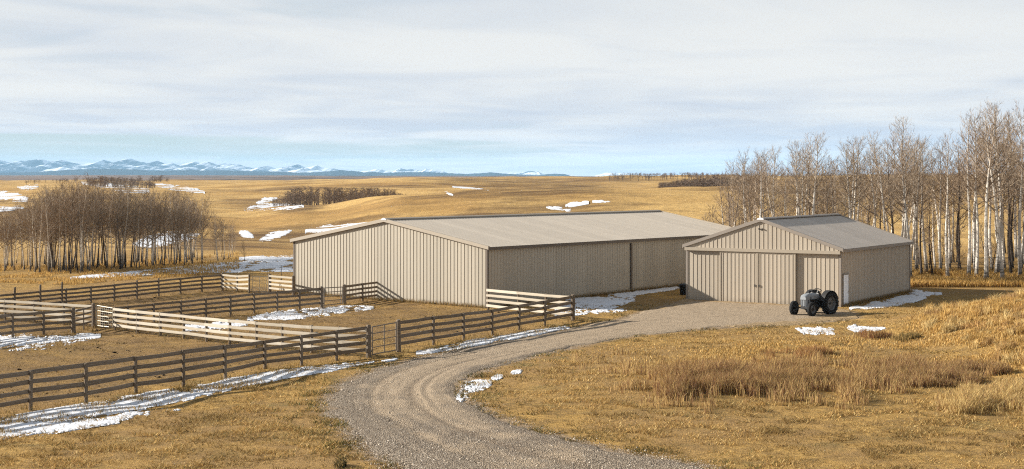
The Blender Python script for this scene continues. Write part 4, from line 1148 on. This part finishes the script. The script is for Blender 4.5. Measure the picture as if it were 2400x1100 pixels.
ORD = ['first', 'second', 'third', 'fourth', 'fifth', 'sixth', 'seventh', 'eighth', 'ninth', 'tenth', 'eleventh', 'twelfth', 'thirteenth', 'fourteenth', 'fifteenth', 'sixteenth', 'seventeenth', 'eighteenth']
for u, v, f, k in front_row:
    p = gp(u, v); H = ((CV - (np.interp(u, sx, sy) + 6)) * p.y / F + EYE - p.z) * f
    kd = TRNG.choice(TALL if k == 'w' else DARK)
    od = ORD[sorted(q[0] for q in front_row if q[3] == k).index(u)]
    lab = ('white trunk in the front row of the tall grove, %s from the shed corner' if k == 'w' else 'dark stem in the front row of the tall grove, %s from the shed corner') % od
    if u == 2160: lab = 'slim dark stem standing clear at the near corner of the tall grove'
    if u == 2311: lab = 'bold white trunk leaning left, foremost in the tall grove by the photo edge'
    plant(kd, p.x, p.y, H, 12 if k == 'w' else 10, lab, G_R, fat=1.1)
    placed.append((p.x, p.y))
for u, f in hid:
    y = TRNG.uniform(121, 133); x = (u - CU) / F * y
    H = ((CV - (np.interp(u, sx, sy) + 4)) * y / F + EYE - gz(x, y)) * f
    plant(TRNG.choice(TALL), x, y, H, 12, 'tall bare tree rising behind the small shed roof, %s crown from the left' % ORD[hid.index((u, f))], G_R); placed.append((x, y))
n = 0
while n < 98:
    u = TRNG.uniform(1700, 2680); y = TRNG.uniform(120, 152)
    if u > 2130: y = TRNG.uniform(129, 158)
    x = (u - CU) / F * y
    dl = (Vector((x, y)) - Vector((C2.x, C2.y)))
    if -1 < dl.dot(Vector(LD2)) < 15.5 and -1.5 < dl.dot(Vector((-LD2.y, LD2.x))) < 12.5: continue
    if min(math.hypot(x - a, y - b) for a, b in placed) < .7: continue
    dk = TRNG.random() < .30
    H = ((CV - (np.interp(u, sx, sy) + 10)) * y / F + EYE - gz(x, y)) * TRNG.uniform(.62, .99)
    if H < 3: H = 3
    plant(TRNG.choice(DARK if dk else TALL), x, y, H, 10 if dk else 12, (LD if dk else LW) if u > 2135 else LG, G_R, fat=.95)
    placed.append((x, y)); n += 1
for u, v, H in ((1655, 500, 3.0), (1682, 506, 3.6), (1700, 500, 3.2), (1722, 500, 4.2), (1668, 492, 2.6), (1742, 500, 3.6), (1640, 494, 2.2)):
    y = TRNG.uniform(134, 142); x = (u - CU) / F * y
    plant(TRNG.choice(SCRUB), x, y, H + 1.6, 4, 'low bare shrubby sapling on the golden slope beyond the long barn roof end', 'saplings at the left end of the tall grove', 'sapling')
for i in range(16):
    u = TRNG.uniform(2140, 2560); y = TRNG.uniform(127, 150); x = (u - CU) / F * y
    plant(TRNG.choice(SCRUB), x, y, TRNG.uniform(2.4, 5), 4, 'low twiggy shrub under the white trunks of the tall grove', 'shrubs under the tall grove', 'shrub')

# grove on the left behind the corrals
SKY_L = [(-60, 492), (10, 498), (40, 482), (80, 458), (130, 438), (180, 426), (240, 430), (300, 436), (360, 446), (420, 450), (470, 462), (500, 490), (530, 510), (560, 560)]
lx = [p[0] for p in SKY_L]; ly = [p[1] for p in SKY_L]
BASE_L = [(-60, 634), (40, 636), (120, 640), (170, 641), (260, 632), (360, 626), (450, 620), (520, 614), (560, 608)]
bx = [p[0] for p in BASE_L]; by = [p[1] for p in BASE_L]
G_L = 'bare trees of the left grove behind the corrals'
n = 0; pl = []
while n < 165:
    u = TRNG.uniform(-60, 552); v = np.interp(u, bx, by) - abs(TRNG.gauss(0, 1)) * 10 + 1
    p = gp(u, v)
    if pl and min(math.hypot(p.x - a, p.y - b) for a, b in pl) < .45: continue
    top = np.interp(u + TRNG.uniform(-8, 8), lx, ly)
    H = ((CV - top) * p.y / F + EYE - p.z) * TRNG.choice((1.0, .97, .92, .85, .75))
    if H < 1.5: H = 1.5
    k = TRNG.randrange(8)
    part = 'at the left end' if u < 130 else 'in the middle' if u < 360 else 'at the barn end'
    size = 'tall' if H > 6.2 else 'low' if H < 4 else 'mid sized'
    lab = '%s bare %s stemmed tree %s of the left grove' % (size, 'dark' if k % 4 == 3 else 'pale', part)
    plant(GREY[k], p.x, p.y, H, 8, lab, G_L, fat=TRNG.uniform(.65, 1.0)); pl.append((p.x, p.y)); n += 1
p = gp(574, 612); plant(SCRUB[0], p.x, p.y, 1.9, 4, 'lone small bare tree just right of the left grove', None, 'sapling')

# deadfall under the right grove
for k, (u, v, L, a) in enumerate(((2238, 658, 4.2, .35), (2330, 668, 3.4, 2.7), (2418, 663, 4.8, .1))):
    p = gp(u, v); d = Vector((math.cos(a), math.sin(a), 0))
    lg = thing('fallen_log', 'fallen pale trunk in the yellow grass before the tall grove, %s' % ('near the dark stems', 'by the bold leaning trunk', 'at the photo edge')[k], 'log', p)
    MB().tube([Vector((0, 0, .07)), d * L * .5 + Vector((0, 0, .13)), d * L + Vector((0, 0, .25))], [.085, .065, .025], 7).obj('stem', M['bark_grey'], lg, True)
    for f, sg in ((.5, 1), (.7, -1), (.85, 1)):
        q = d * L * f + Vector((0, 0, .15)); MB().tube([q, q + Vector((-d.y * sg * .5, d.x * sg * .5, .35)) + d * .4], [.02, .008], 5).obj('branch', M['twig'], lg)
# distant groves: small single-mesh trees
def tuft_tree(seed, H):
    r = random.Random(seed); V = []; Fc = []; C = []
    def blade(p, q, w, c):
        d = (q - p).normalized(); s = d.cross(Vector((r.uniform(-1, 1), r.uniform(-1, 1), .1))).normalized() * w
        n = len(V); V.extend([p - s, p + s, q + s * .4, q - s * .4]); Fc.append((n, n + 1, n + 2, n + 3)); C.extend([c] * 4)
    g = r.uniform(.8, 1.25); tc_ = (.27 * g, .22 * g, .175 * g); bc = (.185 * g, .132 * g, .092 * g)
    lean = Vector((r.uniform(-.06, .06) * H, r.uniform(-.06, .06) * H, H * .96))
    for a in (0, 1.57):
        s = Vector((math.cos(a), math.sin(a), 0)) * .085
        n = len(V); V.extend([-s + Vector((0, 0, -.4)), s + Vector((0, 0, -.4)), lean + s * .25, lean - s * .25]); Fc.append((n, n + 1, n + 2, n + 3)); C.extend([tc_] * 4)
    for k in range(40):
        t = r.uniform(.25, 1) ** .8; p = lean * t; a = r.uniform(0, 6.28); L = H * .24 * (1.15 - .75 * t) * r.uniform(.5, 1.2)
        d = Vector((math.cos(a), math.sin(a), r.uniform(.5, 1.3))).normalized(); q = p + d * L
        blade(p, q, .032, bc)
        for m in range(3):
            f = r.uniform(.3, 1); p2 = p.lerp(q, f); d2 = (d + Vector((r.uniform(-.8, .8), r.uniform(-.8, .8), r.uniform(-.2, .7)))).normalized()
            blade(p2, p2 + d2 * L * .45, .024, bc)
    return np_mesh('distant_tree', np.array(V), np.array(Fc), M['wood_far'], False, dict(tint=np.array(C)))
FAR = [tuft_tree(500 + i, 6.0) for i in range(8)]
def far_tree(x, y, H, label, group):
    o = link('bare_tree', TRNG.choice(FAR), None, (x, y, gz(x, y)), (0, 0, TRNG.uniform(0, 6.28)), (H / 6 * 1.5, H / 6 * 1.5, H / 6))
    tag(o, label, 'tree', group)
n = 0
MIDTOP = [(640, 466), (665, 450), (690, 441), (760, 438), (850, 441), (920, 443), (955, 458), (972, 466)]
mx_, my_ = [p[0] for p in MIDTOP], [p[1] for p in MIDTOP]
while n < 285:
    u = TRNG.uniform(640, 968); Y = TRNG.uniform(362, 432); x = (u - CU) / F * Y
    H = ((CV - np.interp(u, mx_, my_)) * Y / F + EYE - gz(x, Y)) * TRNG.uniform(.62, 1.04)
    if H < 1.5: continue
    far_tree(x, Y, min(H, 11), 'small dark bare tree in the dense distant grove seen above the barn gable', 'trees of the dense grove beyond the golden crest'); n += 1
def woodland(name, pts, count, seed):
    """a far wood that reads as one mass: (u, v base, v top, distance) outline"""
    r = random.Random(seed); pts = np.array(pts, float); Vs = []; Fs = []; Cs = []; nv = 0
    src = []
    for me in FAR[:4]:
        v = np.empty(len(me.vertices) * 3, np.float32); me.vertices.foreach_get('co', v)
        f = np.empty(len(me.loops), np.int32); me.loops.foreach_get('vertex_index', f)
        c = np.empty(len(me.vertices) * 4, np.float32); me.attributes['tint'].data.foreach_get('color', c)
        src.append((v.reshape(-1, 3), f.reshape(-1, 4), c.reshape(-1, 4)))
    for i in range(count):
        u = r.uniform(pts[0, 0], pts[-1, 0]); Y = np.interp(u, pts[:, 0], pts[:, 3]) * r.uniform(.97, 1.10)
        x = (u - CU) / F * Y; z = gz(x, Y)
        top = np.interp(u, pts[:, 0], pts[:, 2])
        H = ((CV - top + 1.5) * Y / F + EYE - z) * r.uniform(.75, 1.08)
        H = min(max(H, 2.0), 14)
        v, f, c = src[r.randrange(4)]; a = r.uniform(0, 6.28); s = H / 6
        R = np.array([[math.cos(a), -math.sin(a), 0], [math.sin(a), math.cos(a), 0], [0, 0, 1]])
        w = 1.5 + .0016 * Y
        Vs.append((v @ R.T) * np.array([s * w, s * w, s]) + np.array([x, Y, z])); Fs.append(f + nv); Cs.append(c); nv += len(v)
    me = np_mesh(name, np.concatenate(Vs), np.concatenate(Fs), M['wood_far'], False, dict(tint=np.concatenate(Cs)))
    tag(link(name, me), kind='stuff')
woodland('woodland', [(1545, 452, 432, 520), (1600, 454, 424, 520), (1680, 456, 418, 520), (1800, 456, 416, 520)], 380, 1)
woodland('woodland', [(1425, 425, 416, 900), (1480, 425, 412, 900), (1600, 427, 407, 900), (1700, 428, 410, 880), (1900, 430, 414, 860), (2500, 430, 415, 850)], 950, 2)
woodland('woodland', [(205, 428, 420, 700), (240, 430, 416, 700), (300, 438, 419, 690), (350, 440, 426, 680), (366, 444, 430, 680)], 110, 3)
woodland('woodland', [(60, 428, 424, 860), (160, 426, 420, 900), (330, 424, 414, 950), (380, 424, 414, 950), (395, 424, 420, 950)], 60, 4)

# ------------------------------------------------------------------ grasses and low growth
def blades(name, x, y, h, w, col, seed, bend=.5, segs=1, z=None, lean=None):
    r = np.random.default_rng(seed); n = len(x)
    z = height(x, y) if z is None else z
    a = r.uniform(0, 2 * np.pi, n); b = r.uniform(0, 2 * np.pi, n)
    sx_, sy_ = np.cos(a) * w, np.sin(a) * w
    lx_, ly_ = np.cos(b) * h * bend * r.uniform(.2, 1, n), np.sin(b) * h * bend * r.uniform(.2, 1, n)
    if lean is not None: lx_ = lx_ + lean[0] * h; ly_ = ly_ + lean[1] * h
    z0 = z - .03
    A = np.stack([x - sx_, y - sy_, z0], 1); B = np.stack([x + sx_, y + sy_, z0], 1)
    T = np.stack([x + lx_, y + ly_, z + h], 1)
    if segs == 1:
        V = np.stack([A, B, T], 1).reshape(-1, 3); Fc = np.arange(3 * n).reshape(-1, 3); k = 3
    else:
        Cm = np.stack([x + lx_ * .3 + sx_ * .7, y + ly_ * .3 + sy_ * .7, z + h * .6], 1); D = np.stack([x + lx_ * .3 - sx_ * .7, y + ly_ * .3 - sy_ * .7, z + h * .6], 1)
        V = np.stack([A, B, Cm, D, T], 1).reshape(-1, 3); o = np.arange(n)[:, None] * 5
        Fc = np.concatenate([o + np.array([[0, 1, 2]]), o + np.array([[0, 2, 3]]), o + np.array([[3, 2, 4]])], 0); k = 5
    C = np.repeat(col, k, 0)
    tag(link(name, np_mesh(name, V, Fc, M['blade'], False, dict(tint=C))), kind='stuff')
def palette(n, seed, cols, wts, var=.22):
    r = np.random.default_rng(seed); c = np.array(cols)[r.choice(len(cols), n, p=np.array(wts) / sum(wts))]
    return c * r.uniform(1 - var, 1 + var, (n, 1))
def field(n, seed, ymin, ymax, umin, umax, pw=1.0):
    """random ground points, denser per square metre when near"""
    r = np.random.default_rng(seed)
    t = r.random(n); k = 1 - pw
    Y = ymin * (ymax / ymin) ** t if abs(k) < 1e-6 else (ymin ** k + t * (ymax ** k - ymin ** k)) ** (1 / k)
    u = r.uniform(umin, umax, n); return (u - CU) / F * Y, Y, u
shed_poly = lambda C, D, L, Wd: [(C.x + D.x * a - D.y * b, C.y + D.y * a + D.x * b) for a, b in ((-.1, -.1), (L, -.1), (L, Wd), (-.1, Wd))]
BP1 = shed_poly(C1, LD1, 33.3, 18.0); BP2 = shed_poly(C2, LD2, 14.0, 10.97)
def free(x, y, margin=.15):
    ok = ~(inpoly(x, y, BP1) | inpoly(x, y, BP2))
    ir = inpoly(x, y, ROADP); dr = dist_poly(x, y, ROADP)
    return ok & ~(ir & (dr > margin))
STRAW = [(.50, .325, .115), (.41, .255, .088), (.32, .195, .072), (.60, .44, .19), (.22, .175, .06)]
# short matted grass
x, y, u = field(440000, 1, 44, 104, -250, 2750, 1.6)
cl = fbm(x / 1.1, y / 1.1, 90, 4); r_ = np.random.default_rng(3)
ok = free(x, y) & (r_.random(len(x)) < .25 + 1.5 * (cl - .32)) & ~(inpoly(x, y, CORP) & (r_.random(len(x)) < .6))
x, y, cl = x[ok], y[ok], cl[ok]
dr = dist_poly(x, y, ROADP)
col = palette(len(x), 5, STRAW, (4, 4, 3, 1.5, 1))
grn = (np.random.default_rng(6).random(len(x)) < .5 * np.exp(-(dr / 1.6) ** 2)); col[grn] = palette(int(grn.sum()), 7, [(.085, .085, .025), (.13, .11, .035)], (1, 1))
br = inpoly(x, y, CORP); col[br] *= .72
tone = fbm(x / 2.3, y / 2.3, 140, 4); col = col * (.62 + .42 * sstep(.3, .66, tone))[:, None]; bare = sstep(.34, .52, fbm(x / .8, y / .8, 150, 3)) > np.random.default_rng(151).random(len(x)); x, y, cl, br, col = x[bare], y[bare], cl[bare], br[bare], col[bare]
hh = .72 * (.045 + .11 * np.clip(cl - .35, 0, .4) / .4 + .05 * np.random.default_rng(8).random(len(x))) * (1 - .3 * br)
blades('grass', x, y, hh, .012 + .0002 * y, col, 9, 2.4, 1)
# stems standing through the old snow by the fence
for sd, line in enumerate(([(-60, 1012), (0, 1004), (67, 990), (200, 965), (333, 941), (533, 903), (667, 878), (860, 853)], [(975, 828), (1120, 803), (1270, 779), (1335, 768)], [(-60, 806), (110, 801), (236, 787)], [(580, 748), (720, 735), (875, 722)])):
    r = np.random.default_rng(300 + sd); L_ = np.array(line, float); n = (9000, 2500, 2500, 2500)[sd]
    t = r.random(n) * (len(L_) - 1); U = np.interp(t, np.arange(len(L_)), L_[:, 0]); Vv = np.interp(t, np.arange(len(L_)), L_[:, 1]) + r.normal(0, 1, n) * np.interp(U, [-60, 860], [17, 5])
    P = ray(U, Vv); x, y, z = P.T; k = r.random(n) < sstep(.45, .62, fbm(x / .7, y / .5, 310 + sd, 4)); x, y, z = x[k], y[k], z[k]
    blades('grass', x, y, r.uniform(.07, .20, len(x)), .016, palette(len(x), 320 + sd, [(.34, .22, .075), (.24, .155, .055), (.15, .115, .04)], (2, 2, 1)), 330 + sd, 1.4, 1, z=z)
# tall bunch grass on the rise at the right
x, y, u = field(430000, 21, 56, 101, 1380, 2950, 1.2)
cl = fbm(x / 2.6, y / 3.4, 95, 4)
rise = sstep(.08, 1.0, np.maximum(0, x - 19.6 - .30 * np.maximum(0, y - 84)) * .2 * np.exp(-((y - 82) / 22) ** 2)) 
tong = np.exp(-(((x - 17) / 7) ** 2 + ((y - 74) / 6) ** 2))
want = np.clip(1.05 * rise + .8 * tong, 0, 1) * sstep(.30, .52, cl + .10 * rise)
dr = dist_poly(x, y, ROADP)
ok = free(x, y, 0) & (np.random.default_rng(23).random(len(x)) < want) & (dr > .9)
x, y, cl, want = x[ok], y[ok], cl[ok], want[ok]; rise_k = .35 + .65 * np.clip(rise[ok] * 1.4, 0, 1)
col = palette(len(x), 25, [(.52, .335, .115), (.45, .275, .085), (.36, .21, .068), (.58, .42, .18), (.30, .18, .06)], (4, 4, 2, 2, 1))
hh = (.09 + .30 * want * rise_k * np.clip((cl - .3) / .4, 0, 1)) * np.random.default_rng(26).uniform(.6, 1.2, len(x))
blades('tall_grass', x, y, hh, .013 + .0001 * y, col, 27, .45, 2, lean=(.14, -.05))
# coarse tussocks
r_ = np.random.default_rng(31); cx, cy, cu = field(1500, 31, 57, 98, 1700, 2950, 1.0)
k = (cx - 21.5 - .30 * np.maximum(0, cy - 84) > .5) & free(cx, cy, 0); cx, cy = cx[k], cy[k]
K = 46; x = np.repeat(cx, K) + r_.normal(0, .13, len(cx) * K); y = np.repeat(cy, K) + r_.normal(0, .13, len(cx) * K)
hs = np.repeat(r_.uniform(.28, .60, len(cx)), K) * r_.uniform(.6, 1.1, len(x))
tint = np.repeat(palette(len(cx), 33, [(.56, .41, .18), (.48, .31, .105), (.40, .25, .10), (.32, .20, .09)], (3, 3, 2, 1)), K, 0) * r_.uniform(.85, 1.15, (len(x), 1))
blades('tussock_grass', x, y, hs, .016, tint, 34, .75, 2)
# reddish brown brush patches
def brush(cu_, cv_, ru, rv, n, hmax, cols, seed, bend=.5, sparse=0.0):
    r = np.random.default_rng(seed)
    a = r.uniform(0, 2 * np.pi, n); d = np.sqrt(r.random(n)); wv = 1 + .9 * (vnoise(a * 1.6, a * 0, seed + 5) * np.abs(np.sin(a / 2)) - .3); U = cu_ + ru * d * wv * np.cos(a); Vv = cv_ + rv * d * wv * np.sin(a)
    P = ray(U, Vv); x, y, z = P.T
    lump = fbm(x / 1.0, y / 1.0, seed + 70, 3)
    k = r.random(n) < sstep(.40, .60, lump + .42 * (1 - d) - .16 - sparse); x, y, z, lump, d = x[k], y[k], z[k], lump[k], d[k]
    h = hmax * (.35 + .65 * np.sqrt(1 - d ** 2)) * (.5 + 1.0 * np.clip(lump - .2, 0, .6)) * r.uniform(.5, 1.15, len(x))
    blades('brush', x, y, h, .0105, palette(len(x), seed + 1, cols + [(.50, .34, .13), (.42, .27, .10)], [1] * len(cols) + [.25 + .1 * len(cols) * 1.0] * 2, .3), seed + 2, bend, 2, z=z)
RUST = [(.22, .112, .056), (.28, .152, .074), (.165, .082, .042), (.34, .205, .098), (.43, .285, .12)]
brush(1700, 905, 165, 36, 26000, .85, RUST, 40, .6)
brush(1850, 890, 120, 34, 14000, .75, RUST + [(.34, .22, .09)], 44, .6)
brush(2200, 880, 230, 34, 26000, .60, RUST + [(.36, .24, .11)], 48, .6)
brush(2050, 792, 60, 9, 3500, .42, [(.23, .10, .045), (.18, .085, .04)], 52, .6)
brush(2125, 796, 45, 8, 2600, .42, [(.12, .09, .03), (.17, .12, .045)], 56, .6)
brush(1900, 893, 470, 62, 60000, .62, RUST + [(.50, .34, .14), (.56, .40, .17)], 130, .6, .13)
brush(2330, 950, 160, 40, 12000, .65, [(.62, .46, .19), (.50, .35, .14), (.34, .21, .10)], 60, .8)
brush(1890, 835, 90, 12, 6000, .5, [(.33, .17, .07), (.26, .13, .055)], 64, .6)
brush(800, 1094, 22, 8, 900, .30, [(.02, .026, .012), (.035, .035, .016)], 68, .9)
# golden grass under both groves and against walls
for sd, (u0, u1, v0, v1, n, hm) in enumerate(((2125, 2560, 640, 674, 26000, .55), (-60, 560, 606, 650, 14000, .24), (1900, 2130, 640, 660, 1500, .5))):
    r = np.random.default_rng(70 + sd); U = r.uniform(u0, u1, n); lo = np.interp(U, bx, by) - 622 if sd == 1 else 0
    Vv = r.uniform(v0, v1, n) + lo; P = ray(U, Vv); x, y, z = P.T
    k = free(x, y) & (fbm(x / 2, y / 3, 75 + sd, 3) > .42)
    x, y, z = x[k], y[k], z[k]
    blades('tall_grass', x, y, hm * r.uniform(.4, 1.1, len(x)), .03, palette(len(x), 80 + sd, [(.52, .33, .105), (.43, .26, .08), (.33, .19, .066)], (3, 3, 1)), 85 + sd, .6, 2, z=z)
# weeds along fence feet and barn walls
r = np.random.default_rng(90); xs, ys = [], []
for a, b in (((C1.x, C1.y), (C1.x - LD1.y * 18, C1.y + LD1.x * 18)), ((C1.x, C1.y), (C1.x + LD1.x * 23, C1.y + LD1.y * 23)), ((C2.x, C2.y), (C2.x + LD2.x * 14, C2.y + LD2.y * 14))):
    t = r.random(2600); off = np.abs(r.normal(0, .22, 2600)) + .06
    dx, dy = b[0] - a[0], b[1] - a[1]; L = math.hypot(dx, dy); nx, ny = dy / L, -dx / L
    if nx * .3 + ny * -1 < 0: nx, ny = -nx, -ny
    xs.append(a[0] + dx * t + nx * off); ys.append(a[1] + dy * t + ny * off)
for o in [o for o in SC.objects if o.name.startswith('post') and o.parent]:
    w = o.parent.location + o.location; m = 46
    xs.append(w.x + r.normal(0, .30, m)); ys.append(w.y + r.normal(0, .30, m))
x = np.concatenate(xs); y = np.concatenate(ys)
blades('grass', x, y, r.uniform(.08, .32, len(x)), .014, palette(len(x), 92, [(.33, .21, .08), (.24, .15, .055), (.16, .13, .045), (.13, .08, .035)], (3, 3, 2, 1)), 93, .8, 1)

# ------------------------------------------------------------------ loose stones, clods
def pebbles(name, x, y, s, col, seed, flat=.65, lift=0.0):
    r = np.random.default_rng(seed); n = len(x)
    base = np.array([[1, 0, 0], [0, 1, 0], [-1, 0, 0], [0, -1, 0], [0, 0, 1], [0, 0, -1]], float)
    fc = np.array([[0, 1, 4], [1, 2, 4], [2, 3, 4], [3, 0, 4], [1, 0, 5], [2, 1, 5], [3, 2, 5], [0, 3, 5]])
    a = r.uniform(0, 6.28, n); V = base[None] * r.uniform(.55, 1.2, (n, 6, 1)) * s[:, None, None]
    V[:, :, 2] *= flat
    ca, sa = np.cos(a)[:, None], np.sin(a)[:, None]
    X = V[:, :, 0] * ca - V[:, :, 1] * sa; Yv = V[:, :, 0] * sa + V[:, :, 1] * ca
    z = height(x, y) + lift
    P = np.stack([X + x[:, None], Yv + y[:, None], V[:, :, 2] + z[:, None] + .25 * s[:, None]], -1).reshape(-1, 3)
    Fc = (fc[None] + 6 * np.arange(n)[:, None, None]).reshape(-1, 3)
    tag(link(name, np_mesh(name, P, Fc, M['stone'], False, dict(tint=np.repeat(col, 6, 0)))), kind='stuff')
x, y, u = field(90000, 101, 44, 78, 700, 1700, 1.6)
ir = inpoly(x, y, ROADP); dr = dist_poly(x, y, ROADP); r = np.random.default_rng(102)
# distance to the outer (left) edge: loose gravel gathers there
dl = dist_poly(x, y, RL[::4], False); wl_ = np.where(ir, .10 + .75 * np.exp(-(dl / 1.6) ** 2) + .5 * np.exp(-((y - 44) / 4) ** 2), .55 * np.exp(-(dr / .45) ** 2))
k = r.random(len(x)) < wl_; x, y, ir = x[k], y[k], ir[k]
pebbles('gravel', x, y, r.uniform(.010, .030, len(x)) * (1 + .6 * (r.random(len(x)) < .08)), palette(len(x), 103, [(.35, .285, .21), (.45, .37, .28), (.25, .195, .14), (.60, .52, .42)], (3, 2, 2, 1)), 104, lift=.035)
# dark clods and droppings in the corrals
r = np.random.default_rng(110); U = r.uniform(-40, 1330, 1500); Vv = r.uniform(690, 930, 1500)
P = ray(U, Vv); x, y = P[:, 0], P[:, 1]; k = inpoly(x, y, CORP) & (fbm(x / 3, y / 3, 111, 3) > .50); x, y = x[k], y[k]
pebbles('manure_clods', x, y, r.uniform(.03, .075, len(x)) * (1 + 1.3 * (r.random(len(x)) < .08)), palette(len(x), 112, [(.030, .020, .012), (.05, .032, .018), (.075, .05, .028)], (1, 1, 1)), 113, .38)

# ------------------------------------------------------------------ the air
def haze():
    mb = MB().box((-9000, -60, -42), (9000, 23000, 275))
    m = bpy.data.materials.new('air'); m.use_nodes = True; nt = m.node_tree
    for n_ in list(nt.nodes): nt.nodes.remove(n_)
    o = nt.nodes.new('ShaderNodeOutputMaterial'); v = nt.nodes.new('ShaderNodeVolumePrincipled')
    v.inputs['Color'].default_value = (.42, .72, 1.0, 1); v.inputs['Density'].default_value = 3.3e-5; v.inputs['Anisotropy'].default_value = 0.0
    nt.links.new(v.outputs[0], o.inputs['Volume'])
    tag(mb.obj('haze', m), kind='stuff')
haze()
